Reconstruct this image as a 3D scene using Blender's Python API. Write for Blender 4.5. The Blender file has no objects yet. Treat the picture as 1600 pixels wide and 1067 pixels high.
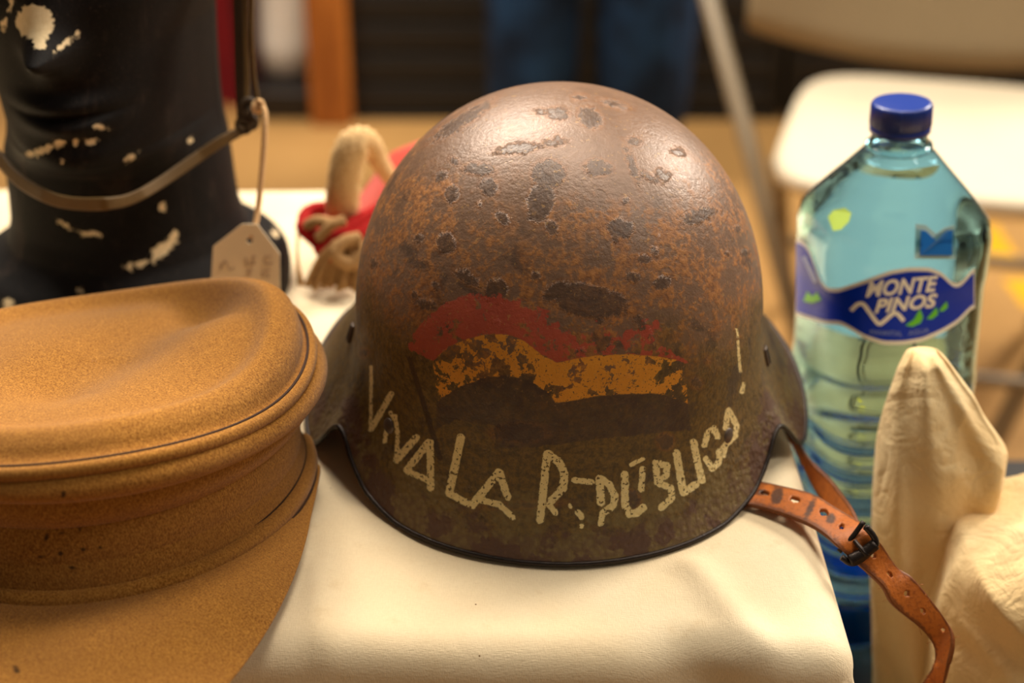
import bpy, bmesh, math, random
import numpy as np
from mathutils import Vector, Matrix
from mathutils.bvhtree import BVHTree
random.seed(7); RNG = np.random.default_rng(7)
S = bpy.context.scene
COL = S.collection
PI = math.pi

# ------------------------------------------------------------------ camera, world, lights, exposure
FPX, PITCH, CAMH = 2400.0, math.radians(28.0), 0.474      # table top is z = 0, the floor z = -0.75
FLOOR = -0.75
cd = bpy.data.cameras.new('camera'); cam = bpy.data.objects.new('camera', cd); COL.objects.link(cam)
cam.location = (0, 0, CAMH); cam.rotation_euler = (PI/2 - PITCH, 0, 0)
cd.sensor_fit = 'HORIZONTAL'; cd.sensor_width = 36; cd.lens = FPX*36/1600; cd.clip_start = 0.02
cd.dof.use_dof = True; cd.dof.focus_distance = 0.765; cd.dof.aperture_fstop = 4.2
S.camera = cam
S.view_settings.view_transform = 'Standard'; S.view_settings.look = 'None'
S.view_settings.gamma = 1.0; S.view_settings.use_curve_mapping = False
S.view_settings.exposure = 0.0
W = bpy.data.worlds.new('hall_air'); S.world = W; W.use_nodes = True
W.node_tree.nodes['Background'].inputs[0].default_value = (1.0, 0.86, 0.70, 1)
W.node_tree.nodes['Background'].inputs[1].default_value = 0.12
def area(name, loc, size, power, color, target=(0, 0.8, 0)):
    l = bpy.data.lights.new(name, 'AREA'); l.shape = 'RECTANGLE'; l.size, l.size_y = size
    l.energy = power; l.color = color
    o = bpy.data.objects.new(name, l); COL.objects.link(o); o.location = loc
    o.rotation_euler = (Vector(target) - Vector(loc)).to_track_quat('-Z', 'Y').to_euler()
    return o
WARM = (1.0, 0.90, 0.76)
area('hall_lamp_a', (0.35, 1.15, 2.3), (0.7, 0.7), 32, WARM)
area('hall_lamp_b', (-0.75, 2.45, 2.3), (1.5, 0.9), 140, WARM)
area('hall_lamp_c', (3.1, 3.3, 2.4), (1.2, 1.2), 210, WARM)
area('hall_lamp_d', (1.5, 0.3, 2.2), (0.6, 0.6), 17, WARM)

# ------------------------------------------------------------------ pixel helpers (1600 x 1067 frame)
CP, SP = math.cos(PITCH), math.sin(PITCH)
def ray(px, py):
    x, y = (px - 800)/FPX, (533.5 - py)/FPX
    return Vector((x, CP + y*SP, -SP + y*CP)).normalized()
def at_y(px, py, Y):
    d = ray(px, py); return Vector((0, 0, CAMH)) + d*(Y/d.y)
def at_z(px, py, z):
    d = ray(px, py); return Vector((0, 0, CAMH)) + d*((z - CAMH)/d.z)
def project(P):
    P = np.asarray(P, float); v = P - np.array([0, 0, CAMH])
    dep = v[:, 1]*CP - v[:, 2]*SP; up = v[:, 1]*SP + v[:, 2]*CP
    return 800 + v[:, 0]/dep*FPX, 533.5 - up/dep*FPX
def interp(xs, ys, x): return np.interp(x, xs, ys)
def smooth_interp(xs, ys, x, n=3, w=None):
    """piecewise linear softened by a small box filter"""
    xs = np.asarray(xs, float); w = (xs[-1] - xs[0])/len(xs)*0.35 if w is None else w
    return sum(np.interp(np.asarray(x) + w*k/n, xs, ys) for k in range(-n, n + 1))/(2*n + 1)
def catmull(pts, n):
    P = np.asarray(pts, float); m = len(P)
    Q = np.vstack([2*P[0] - P[1], P, 2*P[-1] - P[-2]])
    t = np.linspace(0, m - 1 - 1e-9, n); i = t.astype(int); f = (t - i)[:, None]
    a, b, c, d = Q[i], Q[i+1], Q[i+2], Q[i+3]
    return 0.5*((2*b) + (-a + c)*f + (2*a - 5*b + 4*c - d)*f**2 + (-a + 3*b - 3*c + d)*f**3)
class WaveNoise:
    def __init__(self, seed, n=14, lo=1.0, hi=3.0):
        r = np.random.default_rng(seed); k = r.normal(size=(n, 3)); k /= np.linalg.norm(k, axis=1)[:, None]
        self.k = k*r.uniform(lo, hi, n)[:, None]; self.p = r.uniform(0, 6.28, n); self.n = n
    def __call__(self, P, f=1.0):
        return np.sin(np.asarray(P) @ (self.k.T*f) + self.p).sum(1)/math.sqrt(self.n)

# ------------------------------------------------------------------ materials
class NT:
    def __init__(self, name):
        m = bpy.data.materials.new(name); m.use_nodes = True; self.m = m; self.t = m.node_tree
        self.b = self.t.nodes['Principled BSDF']; self.out = self.t.nodes['Material Output']
        self.co = self.t.nodes.new('ShaderNodeTexCoord').outputs['Object']
    def link(self, a, b):
        if isinstance(a, (int, float)): b.default_value = a
        elif isinstance(a, tuple): b.default_value = a if len(a) == 4 or len(b.default_value) == 3 else (*a, 1)
        else: self.t.links.new(a, b)
    def noise(self, scale, detail=3, rough=0.55, vec=None, out='Fac', dist=0.0):
        n = self.t.nodes.new('ShaderNodeTexNoise'); n.inputs['Scale'].default_value = scale
        n.inputs['Detail'].default_value = detail; n.inputs['Roughness'].default_value = rough
        n.inputs['Distortion'].default_value = dist
        self.t.links.new(vec or self.co, n.inputs['Vector']); return n.outputs[out]
    def voronoi(self, scale, vec=None, feature='F1', out='Distance', rnd=1.0):
        n = self.t.nodes.new('ShaderNodeTexVoronoi'); n.feature = feature; n.inputs['Scale'].default_value = scale
        n.inputs['Randomness'].default_value = rnd
        self.t.links.new(vec or self.co, n.inputs['Vector']); return n.outputs[out]
    def mapping(self, scale=(1,1,1), rot=(0,0,0), vec=None):
        n = self.t.nodes.new('ShaderNodeMapping'); n.inputs['Scale'].default_value = scale
        n.inputs['Rotation'].default_value = rot; self.t.links.new(vec or self.co, n.inputs['Vector']); return n.outputs[0]
    def attr(self, name):
        n = self.t.nodes.new('ShaderNodeAttribute'); n.attribute_name = name; return n.outputs['Fac']
    def math(self, op, a, b=0.0, c=None):
        n = self.t.nodes.new('ShaderNodeMath'); n.operation = op
        self.link(a, n.inputs[0]); self.link(b, n.inputs[1])
        if c is not None: self.link(c, n.inputs[2])
        return n.outputs[0]
    def step(self, v, lo, hi, a=0.0, b=1.0):
        n = self.t.nodes.new('ShaderNodeMapRange'); n.interpolation_type = 'SMOOTHSTEP'
        self.link(v, n.inputs[0])
        if lo <= hi: vals = (lo, hi, a, b)
        else: vals = (hi, lo, b, a)
        for i, x in enumerate(vals): n.inputs[1 + i].default_value = x
        return n.outputs[0]
    def mix(self, f, a, b):
        n = self.t.nodes.new('ShaderNodeMix'); n.data_type = 'RGBA'
        self.link(f, n.inputs['Factor']); self.link(a, n.inputs['A'] if False else n.inputs[6]); self.link(b, n.inputs[7]); return n.outputs[2]
    def mul(self, a, b): return self.math('MULTIPLY', a, b)
    def add(self, a, b): return self.math('ADD', a, b)
    def sep(self, i, vec=None):
        n = self.t.nodes.new('ShaderNodeSeparateXYZ'); self.t.links.new(vec or self.co, n.inputs[0]); return n.outputs[i]
    def set(self, color=None, rough=None, metal=None, spec=None, sheen=None):
        if color is not None: self.link(color, self.b.inputs['Base Color'])
        if rough is not None: self.link(rough, self.b.inputs['Roughness'])
        if metal is not None: self.link(metal, self.b.inputs['Metallic'])
        if spec is not None: self.link(spec, self.b.inputs['Specular IOR Level'])
        if sheen is not None:
            self.b.inputs['Sheen Weight'].default_value = sheen; self.b.inputs['Sheen Roughness'].default_value = 0.5
        return self
    def bump(self, h, strength=0.5, dist=0.001):
        n = self.t.nodes.new('ShaderNodeBump'); n.inputs['Strength'].default_value = strength
        n.inputs['Distance'].default_value = dist; self.link(h, n.inputs['Height'])
        self.t.links.new(n.outputs[0], self.b.inputs['Normal']); return self
def srgb(r, g, b):
    f = lambda c: (c/255/12.92 if c/255 <= 0.04045 else ((c/255 + 0.055)/1.055)**2.4)
    return (f(r), f(g), f(b), 1)
def simple(name, rgb, rough=0.6, var=0.12, scale=60, bump=0.0, bscale=300, metal=0.0, spec=0.5, sheen=None):
    n = NT(name); c = np.array(srgb(*rgb)[:3])
    f = n.noise(scale, 4)
    col = n.mix(f, tuple(c*(1 - var)) + (1,), tuple(np.minimum(c*(1 + var), 1)) + (1,))
    n.set(col, rough, metal, spec, sheen)
    if bump: n.bump(n.noise(bscale, 3), 0.6, bump)
    return n.m

def mat_helmet():
    n = NT('rusted_painted_steel')
    big = n.noise(28, 5, 0.6); mid = n.noise(75, 6, 0.65); fine = n.noise(330, 4, 0.7); grit = n.noise(900, 2, 0.6)
    z = n.sep(2)
    brown = n.mix(mid, srgb(92, 66, 46), srgb(138, 104, 80))
    rust = n.mix(n.step(fine, .3, .7), srgb(104, 58, 20), srgb(172, 112, 50))
    olive = n.mix(n.step(fine, .3, .7), srgb(66, 48, 16), srgb(116, 88, 36))
    dark = n.mix(fine, srgb(44, 34, 28), srgb(74, 56, 44))
    edge = n.mix(mid, srgb(66, 42, 32), srgb(92, 58, 44))
    # rust bloom: strongest on the middle of the dome, broken up by noise
    rustf = n.mul(n.step(n.add(mid, n.mul(n.add(fine, -0.5), 0.55)), 0.44, 0.60), n.step(n.add(z, n.mul(n.add(big, -0.5), 0.10)), 0.185, 0.16))
    c = n.mix(n.mul(rustf, 0.85), brown, rust)
    # old olive paint low on the shell
    of = n.step(n.add(z, n.mul(n.add(big, -0.5), 0.11)), 0.128, 0.088)
    of = n.mul(of, n.step(n.add(mid, n.mul(grit, 0.25)), 0.38, 0.50, 0.55, 1.0))
    c = n.mix(of, c, olive)
    blot = n.mul(n.step(n.noise(38, 4, 0.6, dist=0.4), 0.58, 0.66), n.step(z, 0.20, 0.15))
    c = n.mix(n.mul(blot, 0.6), c, dark)
    # individual corroded spots
    sp = n.step(n.add(n.attr('spots'), n.mul(n.add(n.noise(240, 5, 0.75), -0.5), 24.0)), 2.5, -2.5)
    halo = n.step(n.add(n.attr('spots'), n.mul(n.add(fine, -0.5), 18.0)), 7.0, 1.0)
    c = n.mix(n.mul(halo, 0.4), c, rust); c = n.mix(n.mul(sp, 0.72), c, dark)
    # worn brown steel along the edge
    ef = n.step(n.add(n.attr('rim'), n.mul(n.add(n.noise(70, 5, 0.65), -0.5), 0.045)), 0.024, 0.016)
    c = n.mix(n.mul(ef, 0.85), c, edge)
    fkm = n.mul(n.step(n.add(z, n.mul(n.add(mid, -0.5), 0.05)), 0.040, 0.032), n.step(n.noise(34, 4, 0.6), 0.46, 0.49)); c = n.mix(n.mul(fkm, n.step(n.voronoi(330, feature='SMOOTH_F1'), 0.2, 0.6, 0.85, 0.35)), c, srgb(112, 92, 50))
    # painted flag
    def paint(name, amp, sc, soft=1.2):
        return n.step(n.add(n.attr(name), n.mul(n.add(n.noise(sc, 4, 0.65), -0.5), amp)), soft, -soft)
    wear = n.noise(120, 5, 0.68)
    pur = n.mul(paint('purple', 14, 200), n.step(wear, 0.34, 0.60, 0.92, 0.55))
    c = n.mix(pur, c, n.mix(fine, srgb(48, 30, 26), srgb(70, 46, 40)))
    pole = paint('pole', 4, 400); c = n.mix(n.mul(pole, 0.75), c, srgb(50, 26, 18))
    redw = n.step(n.add(wear, n.mul(n.attr('redwear'), 0.20)), 0.64, 0.58)
    red = n.mul(paint('red', 13, 260), redw)
    c = n.mix(n.mul(red, 0.9), c, n.mix(mid, srgb(146, 46, 26), srgb(190, 84, 58)))
    yelw = n.step(n.add(n.noise(150, 4, 0.62, dist=0.3), n.mul(n.attr('yelwear'), 0.10)), 0.59, 0.555)
    yel = n.mul(paint('yellow', 5, 300), n.mul(yelw, n.step(n.noise(800, 2), 0.68, 0.60)))
    c = n.mix(yel, c, n.mix(mid, srgb(196, 124, 22), srgb(228, 158, 44)))
    # lettering with pin holes of lost paint
    let = n.mul(paint('letters', 5, 420, 0.9), n.step(n.noise(620, 2, 0.5), 0.64, 0.58))
    c = n.mix(n.mul(let, 0.95), c, n.mix(fine, srgb(214, 186, 118), srgb(244, 224, 166)))
    fl = n.mul(n.step(n.noise(420, 3, 0.65), 0.62, 0.68), n.step(z, 0.07, 0.12, 0.12, 1.0)); c = n.mix(n.mul(fl, 0.5), c, srgb(170, 128, 70))
    worn = n.step(n.add(z, n.mul(n.add(big, -0.5), 0.06)), 0.11, 0.17)
    r = n.add(n.step(worn, 0, 1, 0.58, 0.41), n.mul(n.add(fine, -0.5), 0.25)); r = n.add(r, n.mul(rustf, 0.12))
    n.set(c, r, 0.15, 0.65)
    hgt = n.add(n.mul(fine, 0.8), n.mul(n.noise(150, 5, 0.65), 0.35))
    hgt = n.add(hgt, n.mul(sp, -0.6)); hgt = n.add(hgt, n.mul(let, 0.25)); hgt = n.add(hgt, n.mul(n.mul(n.noise(420, 4, 0.6), of), 0.8))
    flake = n.mul(n.voronoi(330, feature='SMOOTH_F1'), n.step(n.add(z, n.mul(n.add(mid, -0.5), 0.05)), 0.042, 0.030)); hgt = n.add(hgt, n.mul(flake, 1.6))
    n.bump(hgt, 0.55, 0.0009)
    return n.m

def mat_wool():
    n = NT('tan_wool_felt')
    big = n.noise(14, 4); fib = n.noise(1150, 3, 0.75, n.mapping((1, 1, 0.6))); mid = n.noise(420, 4, 0.7)
    c = n.mix(n.step(fib, 0.32, 0.68), srgb(122, 74, 24), srgb(198, 140, 62))
    c = n.mix(n.mul(n.step(mid, 0.35, 0.7), 0.45), c, srgb(142, 90, 32))
    c = n.mix(n.mul(n.step(big, 0.45, 0.65), 0.35), c, srgb(150, 102, 48))
    stain = n.step(n.attr('holes'), 1.5, -1.5); c = n.mix(n.mul(stain, 0.85), c, srgb(40, 24, 12))
    n.set(c, 0.95, 0, 0.1, 0.15); n.bump(n.add(fib, n.mul(mid, 0.7)), 0.5, 0.0008); return n.m
def mat_cloth(name, rgb, rgb2, crumple=0.2, cscale=16):
    n = NT(name); a = n.noise(9, 4); b = n.noise(60, 5)
    c = n.mix(n.step(a, 0.35, 0.7), srgb(*rgb), srgb(*rgb2))
    c = n.mix(n.mul(n.step(b, 0.6, 0.75), 0.25), c, srgb(206, 172, 122))
    sx = n.noise(600, 2, 0.5, n.mapping((4, 0.5, 1))); sy = n.noise(600, 2, 0.5, n.mapping((0.5, 4, 1)))
    w = n.add(sx, sy)
    c = n.mix(n.mul(n.step(w, 0.8, 1.25), 0.10), c, srgb(180, 150, 110))
    spk = n.step(n.voronoi(46), 0.035, 0.025); c = n.mix(n.mul(spk, n.step(n.noise(22), 0.58, 0.6)), c, srgb(120, 80, 40))
    n.set(c, 0.9, 0, 0.15, 0.1); 
    cr = n.math('ABSOLUTE', n.add(n.noise(cscale, 4, 0.5, dist=0.9), -0.5)); cr2 = n.math('ABSOLUTE', n.add(n.noise(cscale*2.3, 3, 0.5, dist=1.2), -0.5))
    h = n.add(n.mul(n.add(w, n.mul(b, 0.8)), 0.05), n.mul(n.add(cr, n.mul(cr2, 0.45)), crumple)); n.bump(h, 0.5, 0.008); return n.m
def mat_leather():
    n = NT('tan_leather'); a = n.noise(70, 5); b = n.noise(500, 4)
    c = n.mix(a, srgb(136, 66, 14), srgb(202, 112, 32)); c = n.mix(n.mul(n.step(b, 0.50, 0.7), 0.5), c, srgb(112, 54, 14))
    er = n.step(n.add(n.attr('edge'), n.mul(n.add(n.noise(260, 4), -0.5), 0.25)), 0.16, 0.06); c = n.mix(n.mul(er, 0.7), c, srgb(70, 34, 12))
    sc = n.step(n.add(n.attr('scorch'), n.mul(n.add(n.noise(300, 4), -0.5), 9.0)), 2.5, -2.5)
    c = n.mix(n.mul(sc, 0.85), c, srgb(48, 36, 28))
    n.set(c, 0.5, 0, 0.4); n.bump(n.add(b, n.mul(a, 0.5)), 0.45, 0.0008); return n.m
def mat_mannequin():
    n = NT('black_chipped_paint'); a = n.noise(30, 5); f = n.noise(700, 3)
    c = n.mix(a, srgb(9, 6, 5), srgb(20, 15, 13)); c = n.mix(n.mul(n.step(f, 0.6, 0.72), 0.35), c, srgb(84, 66, 56))
    sc = n.noise(26, 5, 0.7, n.mapping((1, 1, 0.45)), dist=0.8); c = n.mix(n.mul(n.step(sc, 0.56, 0.72), 0.45), c, srgb(66, 52, 44))
    ch = n.step(n.add(n.attr('spots'), n.mul(n.add(n.noise(170, 5, 0.75), -0.5), 30.0)), 1.0, -1.0)
    c = n.mix(ch, c, n.mix(n.noise(300), srgb(214, 186, 140), srgb(238, 216, 176)))
    n.set(c, 0.7, 0, 0.14); n.bump(n.add(n.mul(f, 0.5), n.mul(ch, -0.6)), 0.5, 0.0012); return n.m
def mat_floor():
    n = NT('sandy_hall_floor'); a = n.noise(1.2, 4); b = n.noise(14, 5)
    c = n.mix(a, srgb(168, 126, 72), srgb(196, 152, 92)); c = n.mix(n.mul(b, 0.35), c, srgb(140, 100, 56))
    n.set(c, 0.5, 0, 0.35); return n.m
def mat_wood(name, a, b):
    n = NT(name); g = n.noise(30, 5, 0.6, n.mapping((1, 1, 0.08)), dist=0.6)
    n.set(n.mix(n.step(g, 0.35, 0.65), srgb(*a), srgb(*b)), 0.45); n.bump(g, 0.2, 0.001); return n.m
def mat_denim():
    n = NT('blue_denim'); a = n.noise(7, 4); t = n.noise(900, 2, 0.5, n.mapping((1, 1, 3), (0, 0.7, 0)))
    c = n.mix(n.step(a, 0.35, 0.7), srgb(8, 14, 28), srgb(30, 62, 100)); c = n.mix(n.mul(t, 0.3), c, srgb(40, 66, 98))
    n.set(c, 0.9, 0, 0.2); n.bump(t, 0.3, 0.0006); return n.m
def mat_glass(name, tint, ior=1.5, rough=0.0):
    n = NT(name); n.set(tint, rough, 0, 0.5); n.b.inputs['Transmission Weight'].default_value = 1.0
    n.b.inputs['IOR'].default_value = ior; return n.m
def mat_translucent(name, rgb):
    n = NT(name); f = n.noise(30, 3); n.set(n.mix(f, srgb(*rgb), srgb(*[min(255, c + 14) for c in rgb])), 0.7, 0, 0.1)
    tr = n.t.nodes.new('ShaderNodeBsdfTranslucent'); tr.inputs[0].default_value = srgb(*rgb); mx = n.t.nodes.new('ShaderNodeMixShader'); mx.inputs[0].default_value = 0.55
    n.t.links.new(n.b.outputs[0], mx.inputs[1]); n.t.links.new(tr.outputs[0], mx.inputs[2]); n.t.links.new(mx.outputs[0], n.out.inputs[0]); return n.m
def mat_rope(name, a, b):
    n = NT(name); f = n.noise(500, 3); n.set(n.mix(f, srgb(*a), srgb(*b)), 0.85, 0, 0.2); n.bump(f, 0.6, 0.0012); return n.m

M = dict(
    helmet=mat_helmet(), wool=mat_wool(), cloth=mat_cloth('cream_cotton', (234, 212, 174), (242, 224, 190), 0.35, 9),
    canvas=mat_cloth('cream_canvas', (232, 200, 146), (244, 220, 172), 1.6, 20), leather=mat_leather(), mannequin=mat_mannequin(),
    floor=mat_floor(), orange_wood=mat_wood('orange_varnished_wood', (150, 84, 28), (186, 112, 42)),
    table_wood=mat_wood('plain_table_wood', (120, 90, 60), (150, 116, 80)), denim=mat_denim(),
    steel_dark=simple('dark_steel', (46, 38, 34), 0.4, 0.3, 300, 0.0004, 700, 0.7),
    inner=simple('inner_helmet_steel', (40, 30, 24), 0.8, 0.3, 120),
    lug=simple('worn_steel_lug', (92, 78, 68), 0.45, 0.25, 300, 0.0003, 700, 0.5),
    cap_blue=simple('dark_blue_cap_plastic', (24, 52, 136), 0.32, 0.05, 50),
    label_blue=simple('label_blue_print', (0, 50, 196), 0.3, 0.03, 30, spec=0.12),
    label_white=simple('label_white_print', (248, 246, 244), 0.4, 0.03, 30, spec=0.12),
    label_green=simple('label_green_print', (92, 206, 24), 0.4, 0.05, 30),
    label_lilac=simple('label_lilac_print', (128, 150, 222), 0.4, 0.05, 30),
    label_mid=simple('label_mid_blue_print', (24, 112, 200), 0.35, 0.05, 30),
    label_lime=simple('label_lime_print', (178, 206, 90), 0.4, 0.1, 80),
    label_pale=simple('label_pale_teal', (176, 206, 204), 0.5, 0.1, 40),
    pet=mat_glass('blue_clear_plastic', (0.64, 0.89, 0.98, 1), 1.28), water=mat_glass('water', (0.88, 0.97, 1.0, 1), 1.30),
    back_label=mat_translucent('pale_back_label', (206, 216, 210)),
    base_glow=simple('painted_base_glow', (0, 120, 235), 0.25, 0.1, 60),  # opaque blue, stands in for light caught in the bottle base
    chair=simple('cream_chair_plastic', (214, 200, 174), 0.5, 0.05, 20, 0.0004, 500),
    chair_back=simple('shaded_beige_plastic', (150, 131, 101), 0.5, 0.05, 20, 0.0004, 500),  # beige darkened to paint in the shade on the backrest
    chair_tube=simple('shaded_beige_tube', (134, 118, 94), 0.45, 0.1, 30),  # tube colour darkened for the same shade
    black=simple('black_plastic', (15, 13, 12), 0.6, 0.3, 40), black2=simple('dark_grey_plastic', (28, 24, 22), 0.6, 0.4, 30),
    tag=simple('cream_tag_card', (246, 226, 190), 0.85, 0.05, 60), ink=simple('grey_pencil', (196, 172, 146), 0.9, 0.1, 100),
    string=mat_rope('tag_string', (206, 160, 110), (230, 190, 140)),
    strap=simple('olive_leather_strap', (98, 72, 30), 0.6, 0.25, 90, 0.0006, 400), strap_dark=simple('dark_leather_strap', (58, 40, 16), 0.6, 0.3, 90, 0.0006, 400),
    red_cord=mat_rope('red_cord', (128, 12, 14), (190, 30, 24)), tan_cord=mat_rope('tan_cord', (188, 146, 92), (240, 204, 150)),
    dull_cord=mat_rope('brown_cord', (128, 92, 54), (190, 150, 100)),
    red_felt=simple('red_felt', (206, 62, 40), 0.9, 0.15, 120, 0.0006, 600, sheen=0.3), red_cloth=simple('dark_red_drape', (134, 8, 20), 0.85, 0.25, 12),
    maroon_cloth=simple('maroon_drape', (66, 8, 14), 0.85, 0.25, 12),
    sack=simple('white_sack_fabric', (236, 230, 220), 0.8, 0.12, 14), shoe=simple('dark_shoe_leather', (26, 19, 16), 0.5, 0.3, 40),
    yellow=simple('yellow_floor_tape', (232, 172, 20), 0.5, 0.08, 30), skin=simple('skin', (196, 150, 120), 0.6, 0.08, 40),
    shirt=simple('grey_shirt_cotton', (70, 72, 78), 0.9, 0.1, 40), hair=simple('brown_hair', (50, 34, 22), 0.7, 0.3, 200),
    print_grey=simple('worn_grey_print', (96, 74, 58), 0.8, 0.4, 30), seam_dark=simple('seam_and_shade_line', (58, 32, 12), 0.9, 0.2, 300),  # last one: dark brown for the wall seam and painted crevice shade
)

# ------------------------------------------------------------------ geometry helpers
def new_obj(name, me, mat=None, parent=None, loc=None):
    o = bpy.data.objects.new(name, me); COL.objects.link(o)
    if mat is not None and me is not None: me.materials.append(M[mat] if isinstance(mat, str) else mat)
    if loc is not None: o.location = loc
    if parent is not None: o.parent = parent
    return o
def mesh(name, V, F, smooth=True):
    me = bpy.data.meshes.new(name); V = np.asarray(V, float)
    me.from_pydata(V.tolist(), [], F if isinstance(F, list) else F.tolist()); me.validate()
    if smooth: me.polygons.foreach_set('use_smooth', [True]*len(me.polygons))
    me.update(); return me
def grid_faces(nu, nv, close_u=False):
    """vertex index = i*nv + j ; i in nu, j in nv"""
    i = np.arange(nu if close_u else nu - 1); j = np.arange(nv - 1)
    I, J = np.meshgrid(i, j, indexing='ij'); I2 = (I + 1) % nu
    return np.stack([I*nv + J, I2*nv + J, I2*nv + J + 1, I*nv + J + 1], -1).reshape(-1, 4)
def thing(name, label, cat, loc, group=None, rotz=0):
    o = bpy.data.objects.new(name, None); COL.objects.link(o); o.location = loc; o.rotation_euler = (0, 0, rotz)
    o.empty_display_size = 0.02; tag(o, label, cat, group); return o
def tag(o, label, cat, group=None):
    o['label'] = label; o['category'] = cat
    if group: o['group'] = group
    return o
def part(name, V, F, mat, root, smooth=True, parent=None):
    """world-space verts -> child of root (root unrotated)"""
    V = np.asarray(V, float) - np.array(root.location)
    return new_obj(name, mesh(name, V, F, smooth), mat, parent or root)
def box(x0, x1, y0, y1, z0, z1, bev=0.0):
    bm = bmesh.new(); bmesh.ops.create_cube(bm, size=1)
    for v in bm.verts: v.co = Vector(((x0+x1)/2 + v.co.x*(x1-x0), (y0+y1)/2 + v.co.y*(y1-y0), (z0+z1)/2 + v.co.z*(z1-z0)))
    if bev: bmesh.ops.bevel(bm, geom=bm.edges[:], offset=bev, segments=3, profile=0.5, affect='EDGES')
    V = [tuple(v.co) for v in bm.verts]; bm.verts.index_update(); F = [[v.index for v in f.verts] for f in bm.faces]; bm.free(); return np.array(V), F
def tube(path, rad, ns=12, closed=False, flat=1.0, cap=True, up=(0, 0, 1)):
    P = np.asarray(path, float); n = len(P); rad = np.broadcast_to(np.asarray(rad, float), (n,))
    if closed: T = np.roll(P, -1, 0) - np.roll(P, 1, 0)
    else: T = np.gradient(P, axis=0)
    T /= np.linalg.norm(T, axis=1)[:, None] + 1e-12
    N = np.zeros_like(P); u = np.array(up, float)
    u = u - T[0]*(u @ T[0])
    if np.linalg.norm(u) < 1e-3: u = np.array([1., 0, 0]) - T[0]*T[0][0]
    u /= np.linalg.norm(u)
    for k in range(n):
        u = u - T[k]*(u @ T[k]); u /= np.linalg.norm(u) + 1e-12; N[k] = u
    B = np.cross(T, N); a = np.linspace(0, 2*PI, ns, endpoint=False)
    V = P[:, None] + rad[:, None, None]*(np.cos(a)[None, :, None]*N[:, None]*flat + np.sin(a)[None, :, None]*B[:, None])
    V = V.reshape(-1, 3); F = []
    for i in range(n if closed else n - 1):
        i2 = (i + 1) % n
        for j in range(ns):
            j2 = (j + 1) % ns; F.append([i*ns + j, i*ns + j2, i2*ns + j2, i2*ns + j])
    if cap and not closed: F.append(list(range(ns))[::-1]); F.append([(n-1)*ns + j for j in range(ns)])
    return V, F
def join(*parts):
    V, F, o = [], [], 0
    for v, f in parts:
        V.append(np.asarray(v, float)); F += [[int(i) + o for i in q] for q in f]; o += len(v)
    return np.vstack(V), F
def loft(sections, cap=True):
    """list of (ns,3) rings"""
    n, ns = len(sections), len(sections[0]); V = np.vstack(sections); F = []
    for i in range(n - 1):
        for j in range(ns):
            j2 = (j + 1) % ns; F.append([i*ns + j, i*ns + j2, (i+1)*ns + j2, (i+1)*ns + j])
    if cap: F.append(list(range(ns))[::-1]); F.append([(n-1)*ns + j for j in range(ns)])
    return V, F
def solid(o, t, offset=-1): m = o.modifiers.new('thickness', 'SOLIDIFY'); m.thickness = t; m.offset = offset; return o
def superring(rx, ry, n, ns, rot=0.0):
    a = np.linspace(0, 2*PI, ns, endpoint=False)
    x = rx*np.sign(np.cos(a))*np.abs(np.cos(a))**(2/n); y = ry*np.sign(np.sin(a))*np.abs(np.sin(a))**(2/n)
    c, s = math.cos(rot), math.sin(rot); return np.stack([x*c - y*s, x*s + y*c], 1)
def seg_dist(px, py, a, b):
    ax, ay = a; bx, by = b; dx, dy = bx - ax, by - ay; L = dx*dx + dy*dy + 1e-9
    t = np.clip(((px - ax)*dx + (py - ay)*dy)/L, 0, 1); return np.hypot(px - ax - t*dx, py - ay - t*dy), t
def poly_sdf(px, py, poly):
    d = np.full(px.shape, 1e9); ins = np.zeros(px.shape, bool); n = len(poly)
    for i in range(n):
        a, b = poly[i], poly[(i+1) % n]; d = np.minimum(d, seg_dist(px, py, a, b)[0])
        if a[1] != b[1]:
            cond = ((a[1] > py) != (b[1] > py)) & (px < (b[0]-a[0])*(py-a[1])/(b[1]-a[1]) + a[0]); ins ^= cond
    return np.where(ins, -d, d)
def spot_sdf(px, py, spots):
    d = np.full(px.shape, 60.0)
    for (x, y, rx, ry, ang) in spots:
        c, s = math.cos(math.radians(ang)), math.sin(math.radians(ang)); u = (px-x)*c + (py-y)*s; v = -(px-x)*s + (py-y)*c
        d = np.minimum(d, (np.hypot(u/rx, v/ry) - 1)*min(rx, ry))
    return d
def fattr(me, name, vals):
    a = me.attributes.new(name, 'FLOAT', 'POINT'); a.data.foreach_set('value', np.asarray(vals, np.float32))
def bvh_of(V, F): return BVHTree.FromPolygons([Vector(v) for v in V], [list(map(int, f)) for f in F])
def hit(bvh, px, py, off=0.0):
    d = ray(px, py); p, nrm, _, _ = bvh.ray_cast(Vector((0, 0, CAMH)), d)
    if p is None: return None
    if nrm.dot(d) > 0: nrm = -nrm
    return p + nrm*off
def ribbon(up_px, lo_px, depth_fn, nu, nv, holes=()):
    """a strip between two edges; returns verts, faces and the pixel of every vertex; faces inside holes are cut"""
    U = catmull(up_px, nu); L = catmull(lo_px, nu); V, PX = [], []
    for i in range(nu):
        for j in range(nv):
            f = j/(nv - 1); p = U[i]*(1 - f) + L[i]*f; PX.append(p); V.append(depth_fn(p[0], p[1], i/(nu - 1), f))
    PX = np.array(PX); V = np.array([tuple(v) for v in V]); F = grid_faces(nu, nv); C = PX[F].mean(1); keep = np.ones(len(F), bool)
    for (x, y, rx, ry, ang) in holes: keep &= spot_sdf(C[:, 0], C[:, 1], [(x, y, rx, ry, ang)]) > 0
    return V, F[keep], PX

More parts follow.
